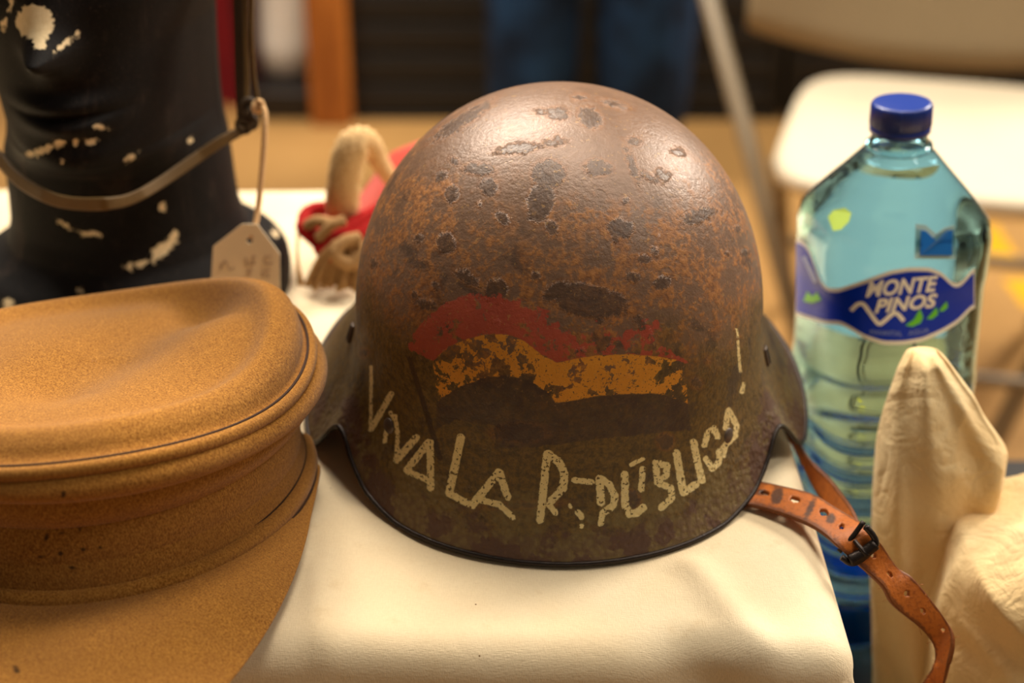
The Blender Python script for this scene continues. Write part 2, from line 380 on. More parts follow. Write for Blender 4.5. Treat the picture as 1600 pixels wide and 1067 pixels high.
# ------------------------------------------------------------------ floor
o = new_obj('floor', mesh('floor', [(-7, -2, FLOOR), (7, -2, FLOOR), (7, 9, FLOOR), (-7, 9, FLOOR)], [[0, 1, 2, 3]], False), 'floor'); o['kind'] = 'structure'
o['label'] = 'sandy tan hall floor behind the table'

# ------------------------------------------------------------------ table and cloth
TX0, TX1, TY0, TY1 = -0.62, 0.168, 0.575, 1.165
t = thing('table', 'table hidden beneath the cream cotton cloth', 'table', ((TX0+TX1)/2, 0.87, FLOOR))
part('tabletop', *box(TX0+.015, TX1-.015, TY0+.015, TY1-.015, -.04, -.006, .004), 'table_wood', t)
for lx in (TX0+.05, TX1-.05):
    for ly in (TY0+.05, TY1-.05):
        part('leg', *box(lx-.022, lx+.022, ly-.022, ly+.022, FLOOR, -.04, .003), 'table_wood', t)
def make_cloth():
    drop = 0.50
    xs = np.concatenate([np.arange(TX0-.06, -.36, .012), np.arange(-.36, TX1+drop, .0042)]); ys = np.arange(TY0-drop, TY1+.16, .0042)
    X, Y = np.meshgrid(xs, ys, indexing='ij'); X, Y = X.ravel(), Y.ravel()
    R = 0.020
    qx = np.clip(X, TX0-1, TX1-R); qy = np.clip(Y, TY0+R, TY1-R); dx, dy = X-qx, Y-qy; d = np.hypot(dx, dy)
    nx, ny = np.where(d > 0, dx/(d+1e-9), 0), np.where(d > 0, dy/(d+1e-9), 0)
    ang = np.minimum(d/R, PI/2); h = R*np.sin(ang); z = -R*(1-np.cos(ang)) - np.maximum(0, d - R*PI/2)
    fall = np.maximum(0, d - R*PI/2)
    s = np.where(np.abs(ny) > np.abs(nx), X, Y); th = np.arctan2(ny, nx)
    cornerness = np.clip(1 - np.abs(np.abs(th + PI/4))/(PI/4), 0, 1)*(d > 0)*(nx > 0.02)*(ny < -0.02)
    w = np.sin(s*38 + 0.6 + 3*np.sin(s*9))*0.5 + np.sin(s*71 + 2)*0.25
    amp = 0.20*np.clip(fall, 0, .25)*np.where(ny < -.5, 1, .35)
    h = h + amp*(w + 0.5) + 0.03*fall
    # corner fold: cloth gathers in a hanging pleat
    h = h + cornerness*np.clip(fall, 0, .3)*(0.10 + 0.35*np.sin(th*13 + 1.0))
    x, y = qx + nx*h, qy + ny*h
    side = (nx > 0.7); x = np.where(side, np.minimum(x, TX1 + .012), x)
    # wrinkles on the top
    N1, N2 = WaveNoise(3, 12, 20, 60), WaveNoise(4, 12, 60, 140); P = np.stack([X, Y, 0*X], 1)
    flatw = np.clip(1 - fall*8, 0, 1)
    front = np.exp(-((Y - 0.60)/0.05)**2)
    rid = .7 - np.abs(WaveNoise(6, 9, 14, 34)(P)); z = z + flatw*(0.0005*N1(P) + 0.0003*N2(P)) + front*0.0016*N1(P, 0.6)*flatw + 0.0016*np.clip(rid, 0, 1)**2*flatw*np.clip(.3 + front, 0, 1)
    y = y + np.where(ny < -.3, np.clip(fall*12, 0, 1)*(.006*(.6 - np.abs(WaveNoise(8, 8, 16, 36)(P)))), 0)
    # pressed crease under the cap and a slack dent at the front corner
    a, b = at_z(496, 890, 0), at_z(506, 1030, 0); dd, tt = seg_dist(X, Y, (a.x, a.y), (b.x, b.y))
    z = z + 0.0030*np.exp(-(dd/.006)**2)*flatw
    a, b = at_z(1085, 890, 0), at_z(1190, 1010, 0); dd, tt = seg_dist(X, Y, (a.x, a.y), (b.x, b.y)); z = z + 0.004*np.exp(-(dd/.010)**2)
    a, b = at_z(1020, 930, 0), at_z(1110, 1067, 0); dd, tt = seg_dist(X, Y, (a.x, a.y), (b.x, b.y)); y = y + 0.010*np.exp(-(dd/.022)**2)
    back = (Y > TY1-R); z = np.where(back, z + 0, z)
    return np.stack([x, y, z], 1), grid_faces(len(xs), len(ys))
V, F = make_cloth()
o = new_obj('tablecloth', mesh('tablecloth', V - np.array([0, .87, 0]), F), 'cloth', loc=(0, .87, 0)); tag(o, 'cream cotton tablecloth draped over the table under the helmet', 'tablecloth')

# ------------------------------------------------------------------ helmet
HX, HY, HH, HZ0 = 0.0262, 0.779, 0.2065, 0.078
def helmet_rim(th):
    d = np.degrees(np.abs((th + PI) % (2*PI) - PI))            # 0 front .. 180 back
    zr = smooth_interp([0, 42, 55, 62, 67, 70.5, 74.5, 79, 83, 88, 96, 108, 128, 180], [0.0015, 0.002, 0.008, 0.018, 0.029, 0.031, 0.021, 0.008, 0.002, 0.0040, 0.0100, 0.019, 0.030, 0.020], d, w=1.8)
    fl = smooth_interp([0, 30, 55, 69, 75, 83, 90, 105, 125, 150, 180], [0.017, 0.017, 0.015, 0.0145, 0.021, 0.030, 0.033, 0.0385, 0.0455, 0.045, 0.045], d, w=3)
    return zr, fl
def helmet_surface(th, rows_dome, rows_skirt, inset=0.0):
    ax, af, ab = 0.1145, 0.118, 0.126
    c, s = np.cos(th), np.sin(th); b = np.where(c > 0, af, ab)
    a = 1/np.sqrt((s/ax)**2 + (c/b)**2) - inset
    zr, fl = helmet_rim(th); V = []
    for f in np.linspace(0, PI/2, rows_dome):
        k = 2/2.12; V.append((a*max(math.sin(f), 0)**k, np.full_like(th, HZ0 + (HH - inset - HZ0)*max(math.cos(f), 0)**k)))
    d = np.degrees(np.abs((th + PI) % (2*PI) - PI)); pw = smooth_interp([0, 60, 78, 95, 180], [2.0, 2.2, 1.5, 0.92, 0.85], d)
    for q in np.linspace(0, 1, rows_skirt + 1)[1:]:
        V.append((a + fl*q**pw, HZ0 + (zr - HZ0)*q))
    R = np.stack([v[0] for v in V], 1); Z = np.stack([v[1] for v in V], 1)      # (nth, rows)
    return np.stack([R*s[:, None], -R*c[:, None], Z], -1)
th = np.concatenate([np.radians(np.linspace(-97, 97, 680)), np.radians(np.linspace(98.5, 261.5, 110))])
G = helmet_surface(th, 290, 130); nth, nr = G.shape[:2]
V = G.reshape(-1, 3).copy()
V[:, 2] += 0.0; tilt = math.radians(-0.9); x, z = V[:, 0].copy(), V[:, 2].copy()
dn = WaveNoise(9, 12, 10, 30); nrm = V - np.array([0, 0, .06]); nrm /= np.linalg.norm(nrm, axis=1)[:, None]
V += nrm*(0.00045*dn(V))[:, None]
F = grid_faces(nth, nr, True)
helmet = thing('steel_helmet', 'rusted brown steel helmet painted with a tricolour flag and cream lettering', 'helmet', (HX, HY, 0))
me = mesh('shell', V, F); Wv = V + np.array([HX, HY, 0])
px, py = project(Wv); facing = (V[:, 1] < 0.035)
def L(*pts, w=9.5): return [(pts[i], pts[i+1], w) for i in range(len(pts)-1)]
strokes = (L((580, 573), (579, 668), w=4.5) + L((580, 670), (611, 616), w=7) + L((601, 690), (605, 668), w=6) + L((610, 645), (615, 652), w=6)
  + L((617, 650), (621, 676), (620, 716), w=6) + L((620, 718), (650, 684), w=9) + L((672, 692), (673, 762), w=9) + L((669, 692), (636, 734), w=9) + L((638, 737), (668, 750), w=7)
  + L((720, 684), (702, 770), w=10.5) + L((702, 771), (731, 787), w=8.5) + L((779, 738), (738, 789), w=10) + L((780, 738), (793, 776), w=9.5) + L((750, 781), (780, 788), (801, 808), w=7)
  + L((855, 709), (850, 755), (844, 812), w=10) + L((856, 709), (874, 722), (882, 740), (880, 762), (862, 782), w=10) + L((858, 788), (868, 801), w=7)
  + L((897, 750), (924, 753), w=7) + L((903, 800), (909, 808), w=7) + L((909, 821), (909, 822), w=6) + L((890, 789), (892, 793), w=4)
  + L((937, 748), (939, 785), w=10) + L((941, 802), (939, 818), w=7) + L((939, 748), (953, 758), (961, 775), (958, 790), (946, 799), w=9)
  + L((976, 741), (977, 790), (984, 803), (996, 801), (1005, 793), w=9.5) + L((1004, 733), (1002, 764), w=7.5) + L((986, 726), (1005, 717), w=5.5)
  + L((1024, 723), (1027, 750), w=8) + L((1024, 723), (1042, 727), (1041, 743), (1027, 753), w=8) + L((1028, 754), (1048, 762), (1050, 778), (1033, 793), w=8)
  + L((1057, 708), (1062, 738), (1068, 769), w=10) + L((1068, 769), (1087, 757), w=9) + L((1084, 691), (1090, 722), (1097, 750), w=9)
  + L((1121, 682), (1116, 669), (1106, 676), (1101, 695), w=7) + L((1103, 717), (1113, 732), (1124, 722), (1124, 704), w=7)
  + L((1138, 642), (1134, 668), w=7) + L((1139, 641), (1151, 664), (1149, 680), (1131, 698), w=7) + L((1134, 694), (1132, 712), w=6)
  + L((1151, 514), (1153, 526), w=2.5) + L((1153, 533), (1157, 580), w=3.5) + L((1162, 600), (1159, 612), w=6))
sd = np.full(px.shape, 60.0)
for a, b, w in strokes: sd = np.minimum(sd, seg_dist(px, py, a, b)[0] - (w/2 + (1.2 if w > 6.5 else 0.4)))
Z8 = lambda pts: [(620 + x/3.2, 440 + y/3.2) for x, y in pts]
ytop = [(180, 395), (260, 325), (350, 288), (450, 262), (550, 265), (640, 300), (720, 362), (800, 408), (900, 385), (1000, 370), (1150, 362), (1300, 375), (1400, 392), (1445, 480)]
ybot = [(1455, 610), (1400, 585), (1300, 560), (1150, 560), (1000, 570), (900, 590), (795, 607), (760, 555), (660, 495), (560, 470), (450, 475), (300, 530), (205, 595)]
red = Z8([(48, 335), (90, 250), (150, 180), (250, 105), (370, 55), (500, 55), (600, 80), (720, 130), (900, 180), (1100, 170), (1310, 190), (1330, 310), (1465, 412)] + ytop[::-1][1:])
yel = Z8(ytop + ybot); pur = Z8(ybot[::-1] + [(1470, 740), (1000, 785), (700, 825), (490, 835), (480, 720), (300, 690), (190, 740)])
sets = dict(letters=sd, red=poly_sdf(px, py, red), yellow=poly_sdf(px, py, yel), purple=poly_sdf(px, py, pur), pole=seg_dist(px, py, (640, 560), (688, 716))[0] - 4)
for k, v in sets.items(): fattr(me, k, np.where(facing, np.clip(v, -60, 60), 60))
fattr(me, 'redwear', np.clip(((px - 790)/120), 0, 1)*np.clip((575 - py)/70, 0, 1) + 0.8*np.clip((490 - py)/30, 0, 1)*np.clip((px-700)/60, 0, 1))
fattr(me, 'yelwear', 0.05 + 0.60*np.clip((870 - px)/60, 0, 1) + 1.1*np.clip((px - 1010)/50, 0, 1))
spots = [(705, 303, 11, 13, 15), (690, 275, 9, 7, -30), (748, 264, 22, 9, 5), (764, 292, 15, 12, 40), (697, 380, 15, 16, 0), (785, 342, 11, 9, 40), (856, 272, 26, 22, 0), (845, 315, 20, 34, 12), (862, 355, 9, 12, -30),
  (969, 356, 19, 14, 5), (934, 262, 20, 12, 5), (872, 177, 15, 9, 5), (922, 184, 20, 14, 30), (845, 175, 9, 4, 0), (905, 152, 8, 4, 0), (808, 232, 30, 8, -8), (865, 223, 16, 5, -5), (988, 258, 5, 24, -20), (1015, 277, 14, 4, 25), (1092, 337, 26, 11, -20),
  (1006, 404, 10, 7, 10), (977, 314, 6, 6, 0), (1035, 442, 12, 10, 0), (990, 433, 10, 7, 0), (720, 190, 50, 9, -33), (960, 163, 15, 4, 15), (1060, 238, 10, 6, 10), (665, 476, 16, 9, 10), (648, 462, 6, 6, 0), (730, 435, 20, 8, 30), (775, 455, 18, 20, 0),
  (920, 470, 60, 26, 10), (870, 455, 25, 12, -30), (1010, 520, 30, 8, 60), (815, 676, 40, 14, 0), (815, 789, 34, 3.5, -3), (985, 780, 16, 12, 20), (1040, 690, 12, 12, 0), (800, 130, 9, 4, -20), (990, 220, 9, 5, 10)]
for k in range(30):
    a, r = RNG.uniform(560, 1185), RNG.uniform(2, 7); spots.append((a, RNG.uniform(210, 640), r*RNG.uniform(.7, 1.5), r, RNG.uniform(0, 180)))
fattr(me, 'spots', np.where(V[:, 1] < .05, np.clip(spot_sdf(px, py, spots), -40, 60), np.clip(40 + 40*WaveNoise(5, 14, 60, 140)(V), -10, 60)))
zr = helmet_rim(th)[0]; fattr(me, 'rim', np.clip(V[:, 2] - np.repeat(zr, nr), 0, .2) + 0.012*np.clip(np.cos(np.repeat(th, nr)) - .5, 0, 1))
new_obj('shell', me, 'helmet', helmet)
thc = np.linspace(0, 2*PI, 180, endpoint=False); Gi = helmet_surface(thc, 30, 24, 0.0018)
new_obj('inner_shell', mesh('inner_shell', Gi.reshape(-1, 3), grid_faces(180, Gi.shape[1], True)[:, ::-1]), 'inner', helmet)
rim = helmet_surface(np.linspace(0, 2*PI, 400, endpoint=False), 3, 3)[:, -1]
new_obj('rim_edge', mesh('rim_edge', *tube(rim - np.array([0, 0, -.0002]), .0014, 8, True)), 'steel_dark', helmet)
coarse = helmet_surface(thc, 60, 50) ; HB = bvh_of(coarse.reshape(-1, 3) + np.array([HX, HY, 0]), grid_faces(180, coarse.shape[1], True))
def dome_part(name, px_, py_, r, h, mat, root, bvh):
    d = ray(px_, py_); p, n_, _, _ = bvh.ray_cast(Vector((0, 0, CAMH)), d)
    if n_.dot(d) > 0: n_ = -n_
    bm = bmesh.new(); bmesh.ops.create_uvsphere(bm, u_segments=20, v_segments=10, radius=r); q = Vector((0, 0, 1)).rotation_difference(n_)
    for v in bm.verts: v.co.z *= h/r; v.co = q @ v.co + p - Vector(root.location)
    me_ = bpy.data.meshes.new(name); bm.to_mesh(me_); bm.free(); me_.polygons.foreach_set('use_smooth', [True]*len(me_.polygons)); return new_obj(name, me_, mat, root)
dome_part('rivet', 608, 665, .0045, .0018, 'lug', helmet, HB); dome_part('rivet', 1137, 680, .0045, .0018, 'lug', helmet, HB)
for lpx, lpy in ((550, 520), (1196, 556)):      # folded strap lug on each side of the skirt
    d_ = ray(lpx, lpy); p, n_, _, _ = HB.ray_cast(Vector((0, 0, CAMH)), d_)
    if n_.dot(d_) > 0: n_ = -n_
    v, f = box(-.0032, .0032, -.0012, .0012, -.0055, .0055, .0008); q_ = n_.to_track_quat('Y', 'Z'); v = np.array([tuple(q_ @ Vector(x_) + p - Vector((HX, HY, 0)) + n_*.0006) for x_ in v])
    new_obj('strap_lug', mesh('strap_lug', v, f), 'lug', helmet)
    v, f = box(-.0009, .0009, -.0004, .0004, -.0048, .0048, .0002); v = np.array([tuple(q_ @ Vector(x_) + p - Vector((HX, HY, 0)) + n_*.0019) for x_ in v]); new_obj('lug_slot', mesh('lug_slot', v, f), 'inner', helmet)

# ------------------------------------------------------------------ helmet chin strap
up = [(1120, 742), (1168, 751), (1221, 762), (1270, 775), (1309, 798), (1348, 821), (1374, 848), (1400, 887), (1426, 905), (1465, 952), (1486, 983), (1489, 1008), (1483, 1036), (1474, 1075), (1462, 1110)]
lo = [(1095, 776), (1145, 786), (1189, 794), (1247, 813), (1283, 832), (1309, 855), (1338, 880), (1377, 915), (1394, 944), (1433, 977), (1455, 1000), (1463, 1022), (1460, 1042), (1438, 1075), (1420, 1105)]
def strap_depth(px_, py_, u, f):
    lift = 0.0035 + 0.004*math.exp(-((u - .28)/.12)**2)
    tz = at_z(px_, py_, lift + 0.0015*math.sin(f*PI))
    if u < 0.30: return tz
    Yb = at_z(1325, 845, lift).y - 0.004; k = min(1, (u - .30)/.12); k = k*k*(3 - 2*k)
    Yt = Yb - 0.030*(u - .3) + 0.012*(f - .5)*math.sin(u*9)
    if u > .86: Yt += 0.018*(u - .86)/.14
    q = at_y(px_, py_, Yt); return tz*(1 - k) + q*k
holes = [(1195, 773, 8, 4, 12), (1242, 783, 8.5, 5, 15), (1287, 803, 8, 5.5, 25), (1315, 825, 5, 4.5, 30), (1362, 867, 5, 4, 40), (1388, 898, 6, 3, 50), (1415, 927, 5, 4.5, 45), (1440, 954, 5, 4, 50), (1473, 984, 4.5, 3, 60)]
strap = thing('leather_chin_strap', 'tan leather strap with punched holes and dark buckle hanging from the helmet', 'strap', (.14, .69, 0))
V, F, PX = ribbon(up, lo, strap_depth, 420, 26, holes)
so = part('strap', V, F, 'leather', strap)
fattr(so.data, 'scorch', spot_sdf(PX[:, 0], PX[:, 1], [(1214, 777, 9, 14, 12), (1266, 797, 5, 20, 22), (1298, 813, 7, 8, 30), (1190, 772, 8, 5, 0)]))
ff = np.tile(np.linspace(0, 1, 26), 420); fattr(so.data, 'edge', np.minimum((1 - ff)*.8, ff*1.6)); solid(so, .0024, 0)
up2 = [(1215, 655), (1243, 684), (1262, 716), (1296, 748), (1318, 776), (1334, 800), (1352, 838)]
lo2 = [(1205, 668), (1236, 690), (1254, 724), (1276, 768), (1300, 800), (1318, 820), (1335, 852)]
def strap2_depth(px_, py_, u, f): return at_y(px_, py_, 0.80 - 0.13*u**1.2 + .006*math.sin(u*4)*(f-.5))
V, F, PX = ribbon(up2, lo2, strap2_depth, 60, 10); s2 = part('strap_return', V, F, 'leather', strap); fattr(s2.data, 'scorch', np.full(len(V), 50.)); ff = np.tile(np.linspace(0, 1, 10), 60); fattr(s2.data, 'edge', np.minimum(1 - ff, ff)); solid(s2, .0022, 0)
# fibres on the frayed rough edge
fr = []
for k in range(46):
    u = RNG.uniform(.5, .98); P0 = catmull(lo if RNG.random() < .75 else up, 200)[int(u*199)]; f_ = 1 if RNG.random() < .5 else 0
    a = strap_depth(P0[0], P0[1], u, .5); dvec = Vector((RNG.normal(), RNG.normal()*.4, RNG.normal()))*0.0022
    fr.append(tube([a, a + dvec*.5 + Vector((0, 0, .0004)), a + dvec], .00012, 4))
fo = part('frayed_fibres', *join(*fr), 'leather', strap); fo['kind'] = 'stuff'; fattr(fo.data, 'scorch', np.full(len(fo.data.vertices), 50.)); fattr(fo.data, 'edge', np.full(len(fo.data.vertices), 1.))
def yb(px_, py_, dy=0): return strap_depth(px_, py_, .385, .5) + Vector((0, -.003 + dy, .001))
ringp = catmull([tuple(yb(*p)) for p in [(1313, 868), (1330, 877), (1350, 866), (1366, 848), (1362, 834), (1350, 820)]], 40)
bar = catmull([tuple(yb(*p)) for p in [(1325, 873), (1346, 862), (1366, 847)]], 12); back = catmull([tuple(yb(p[0], p[1], .004)) for p in [(1311, 866), (1330, 846), (1350, 819)]], 12)
part('buckle_frame', *join(tube(ringp, .0017, 10), tube(back, .0014, 10)), 'steel_dark', strap); part('buckle_roller', *tube(bar, .0031, 14), 'steel_dark', strap)
part('buckle_prong', *tube([yb(1334, 845, .002), yb(1345, 855, -.002), yb(1352, 861, -.003)], .0012, 8), 'steel_dark', strap)

# ------------------------------------------------------------------ peaked cap
CX, CY = -0.218, 0.705
cap = thing('peaked_cap', 'tan wool peaked cap with soft crown and stitched visor', 'cap', (CX, CY, 0))
NTH = 840; TH = np.linspace(0, 2*PI, NTH, endpoint=False); cs, sn = np.cos(TH), np.sin(TH)      # 0 = front (towards camera), + = right
def ell(rx, rf, rb, zf, zb, dx=0, dy=0):
    r = np.where(cs > 0, rf, rb); X = rx*sn; Y = -r*cs; z = zf + (zb - zf)*(Y + rf)/(rf + rb); return np.stack([CX + dx + X, CY + dy + Y, z], 1)
edge = ell(.109, .129, .122, .103, .062)
edge[:, 2] += 0.012*np.exp(-((np.degrees(TH) - 120)/40)**2) + 0.0025*np.sin(3*TH + .5)
side_mid = ell(.1085, .130, .117, .086, .046); side_lo = ell(.099, .121, .108, .069, .034); band_top = ell(.098, .1195, .107, .071, .034)
band_mid = ell(.100, .122, .108, .048, .018); band_lo = ell(.103, .124, .109, .026, .004)
def off(P, r, dz=0):
    c_ = np.array([CX, CY, 0]); d_ = P - c_; d_[:, 2] = 0; d_ /= np.linalg.norm(d_, axis=1)[:, None]; Q = P + d_*r; Q[:, 2] += dz; return Q
# crown top: rings shrinking to the middle with a soft dented surface
rows = []; cen = edge.mean(0)
WN = WaveNoise(21, 10, 12, 26)
for r in 1 - np.linspace(0, 1, 70)**1.35:
    P = cen + (edge - cen)*r
    puff = np.exp(-((np.degrees(TH) - 125)/60)**2); P[:, :2] += ((edge - cen)[:, :2])*(0.045*puff*math.exp(-((r - .93)/.055)**2)*min(1, (1 - r)*22))[:, None]; P[:, 2] += .006*puff*math.exp(-((r - .90)/.10)**2)*min(1, (1 - r)*14)
    bulge = 0.014*(1 - r**2.2)*np.clip((1 - r)*6, 0, 1)**.5 + 0.0085*np.exp(-((r - .86)/.09)**2)*min(1, (1 - r)*14)
    P[:, 2] += bulge
    a, b = np.array([-.178, .760]), np.array([-.222, .665]); d_, t_ = seg_dist(P[:, 0], P[:, 1], a, b)
    P[:, 2] -= 0.013*np.exp(-(d_/.026)**2)*np.clip((1 - r)*3.2, 0, 1)
    P[:, 2] += 0.006*np.exp(-((P[:, 0] + .150)**2 + (P[:, 1] - .725)**2)/.05**2)*np.clip((1 - r)*5 + .3, 0, 1)
    P[:, 2] += 0.0012*WN(P)*np.clip((1 - r)*4, 0, 1)
    rows.append(P)
def rows_part(name, rows, mat='wool', closed=True, rep=None):
    A = np.stack(rows, 1); V = A.reshape(-1, 3); o_ = part(name, V, grid_faces(A.shape[0], A.shape[1], closed), mat, cap)
    px_, py_ = project(V); fattr(o_.data, 'holes', np.clip(spot_sdf(px_, py_, cap_marks), -10, 60)); return o_
cap_marks = [(96, 859, 4, 3.5, -40), (130, 853, 4, 2.5, 0), (156, 850, 3, 2.5, 0), (67, 864, 5, 2, -10), (114, 883, 6, 2.5, 10), (125, 823, 2, 5, 20), (98, 829, 5, 1.5, 0), (100, 767, 4, 3, -30), (28, 1056, 8, 5, 40), (470, 482, 9, 1.5, 20), (75, 835, 3, 6, 20)]
def blend(a, b, n, sag=0.0, sgn=1):
    out = []
    for k in np.linspace(0, 1, n):
        P = a*(1-k) + b*k; c_ = np.array([CX, CY, 0]); d_ = P - c_; d_[:, 2] = 0; d_ /= np.linalg.norm(d_, axis=1)[:, None]; out.append(P + d_*sag*math.sin(k*PI)); 
    return out
o = rows_part('crown_top', rows); solid(o, .003)
wall = blend(off(edge, -.0005, -.0040), side_mid, 18, .008) + blend(side_mid, side_lo, 22, .003)[1:]
wd = WaveNoise(33, 8, 18, 34)
wall = [w_ + (np.array([1, 1, 0])*(w_ - np.array([CX, CY, 0])))*(0.035*wd(w_)*math.sin(PI*k/(len(wall)-1)))[:, None] for k, w_ in enumerate(wall)]
o = rows_part('side_wall', wall); solid(o, .003)
o = rows_part('band', blend(band_top, band_mid, 26, .001) + blend(band_mid, band_lo, 22, .001)[1:]); solid(o, .003)
def cap_tube(name, P, r, closed=True, mat='wool', ns=12):
    V, F = tube(P, r, ns, closed); o_ = part(name, V, F, mat, cap)
    if mat == 'wool': fattr(o_.data, 'holes', np.full(len(V), 50.))
    return o_
cap_tube('crown_piping', off(edge, .0024, -.0016), .0036); cap_tube('seam_and_shade_line', off(edge, .0013, .0019), .0008, True, 'seam_dark', 6); cap_tube('seam_and_shade_line', off(edge, .0040, -.0054), .0008, True, 'seam_dark', 6)  # dark tubes paint the crevice shade either side of the piping
sel = np.where((np.degrees((TH + PI) % (2*PI) - PI) > -110) & (np.degrees((TH + PI) % (2*PI) - PI) < 110))[0]
sel = sel[np.argsort(((TH[sel] + PI) % (2*PI)))]
cap_tube('band_piping', off(band_lo, .0022, .0034)[sel], .0060, False); cap_tube('seam_and_shade_line', off(band_lo, .0018, .0098)[sel], .0010, False, 'seam_dark', 6); cap_tube('seam_and_shade_line', off(band_lo, .0076, .0006)[sel], .0009, False, 'seam_dark', 6)  # thin dark tubes again stand in for shade beside the roll
cap_tube('seam_and_shade_line', off(side_lo, .0010, .0012), .0010, True, 'seam_dark', 6)  # dark line for the shade where wall meets band
# visor
ang = (TH[sel] + PI) % (2*PI) - PI; inner = off(band_lo, -.001, -.001)[sel]
a9 = np.clip(ang*0.93, -PI/2, PI/2); out_x = CX + .1120*np.sign(np.sin(a9))*np.abs(np.sin(a9))**.84; ca = np.cos(ang*.93); out_y = CY - np.where(ca > 0, .236*np.abs(ca)**.84, -.06*np.abs(ca))
outer = np.stack([out_x, out_y, np.full_like(ang, .0065)], 1)
outer[:, 2] += 0.004*np.abs(np.sin(ang)) ; mid = []
for k in np.linspace(0, 1, 36):
    P = inner*(1 - k) + outer*k; P[:, 2] += 0.010*math.sin(k*PI)*np.clip(np.cos(ang), 0, 1) ; mid.append(P)
A = np.stack(mid, 1); o = part('visor', A.reshape(-1, 3), grid_faces(len(ang), 36), 'wool', cap); px_, py_ = project(A.reshape(-1, 3)); fattr(o.data, 'holes', np.clip(spot_sdf(px_, py_, cap_marks), -10, 60)); solid(o, .0042)
wpx = project(wall[20])[0]; fr_i = [k for k in range(NTH) if cs[k] > .3]; kc = min(fr_i, key=lambda k: abs(wpx[k] - 48))
sp_ = [w_[(kc + int(6*math.sin(i_*.07))) % NTH] for i_, w_ in enumerate(wall)]; sp_ = off(np.array(sp_), .0003)
cap_tube('wall_seam', sp_[3:], .0013, False, 'seam_dark', 6)

# ------------------------------------------------------------------ mannequin head
MX, MY = -0.265, 0.975
man = thing('mannequin_head', 'black mannequin head with chipped cream paint patches standing behind the tan cap', 'mannequin', (MX, MY, 0))
#        z     rx    rf(front) rb   exponent
prof = [(.000, .108, .106, .106), (.012, .1095, .107, .107), (.024, .108, .106, .107), (.031, .102, .102, .102), (.037, .091, .091, .094), (.045, .081, .081, .087), (.060, .0765, .076, .084), (.080, .0750, .075, .084), (.112, .0735, .075, .084),
        (.122, .0715, .090, .086), (.130, .071, .108, .088), (.140, .0705, .115, .090), (.155, .0705, .116, .094), (.175, .071, .116, .098), (.200, .072, .118, .104), (.230, .081, .120, .110), (.270, .083, .119, .116), (.310, .084, .118, .120), (.350, .083, .114, .118), (.385, .074, .100, .104), (.410, .056, .075, .080), (.425, .030, .040, .044), (.429, .006, .008, .008)]
pz = np.array([p[0] for p in prof]); zz = np.linspace(0, .429, 400); nsm = 420; secs = []
A_ = np.linspace(0, 2*PI, nsm, endpoint=False)
for z_ in zz:
    rx, rf, rb = (float(smooth_interp(pz, [p[c_] for p in prof], z_, w=.003)) for c_ in (1, 2, 3))
    X = rx*np.sin(A_); Y = -np.where(np.cos(A_) > 0, rf, rb)*np.cos(A_)
    # jaw: the front narrows to the chin
    if .11 < z_ < .26: 
        nar = np.interp(z_, [.11, .135, .17, .26], [0, .26, .16, 0]); X = X*(1 - nar*np.clip(np.cos(A_), 0, 1)**.8)
    front = np.clip(np.cos(A_), 0, 1)
    Y -= front**10*(0.006*math.exp(-((z_ - .136)/.010)**2) + 0.008*math.exp(-((z_ - .160)/.006)**2) + 0.008*math.exp(-((z_ - .173)/.006)**2) - .004*math.exp(-((z_ - .166)/.002)**2))
    Y -= front**60*(0.026*math.exp(-((z_ - .205)/.012)**2)*1.0 + 0.018*np.interp(z_, [.20, .21, .255, .27], [0, 1, .35, 0]))
    for ex in (-.42, .42): Y += 0.010*np.exp(-((np.sin(A_) - ex)/.16)**2)*front*math.exp(-((z_ - .262)/.014)**2)
    secs.append(np.stack([MX + X, MY + Y, np.full(nsm, z_)], 1))
V, F = loft(secs)
o = part('head', V, F, 'mannequin', man); px_, py_ = project(V)
chips = [(55, 35, 30, 27, 30), (62, 62, 14, 12, 0), (7, 35, 4, 8, 0), (110, 62, 16, 3.5, -35), (86, 83, 4, 5, 0), (18, 8, 4, 8, 0), (75, 232, 22, 5, -22), (92, 224, 10, 6, 0), (50, 241, 9, 4, 0), (142, 222, 8, 5, 0), (118, 222, 5, 5, 0), (205, 245, 9, 5, -35), (162, 200, 9, 3, 0), (295, 218, 5, 4, 0), (98, 252, 3, 3, 0),
  (140, 365, 15, 5, 8), (104, 353, 8, 3, 40), (255, 388, 26, 9, -38), (225, 410, 22, 5, -15), (272, 370, 8, 6, -60), (203, 415, 4, 7, 0), (253, 323, 4, 6, 0), (13, 475, 8, 8, 0), (123, 452, 5, 4, 0), (398, 300, 3, 3, 0), (430, 365, 4, 5, 0), (425, 385, 3, 4, 0)]
fattr(o.data, 'spots', np.where(V[:, 1] < MY + .05, np.clip(spot_sdf(px_, py_, chips), -30, 60), 60))

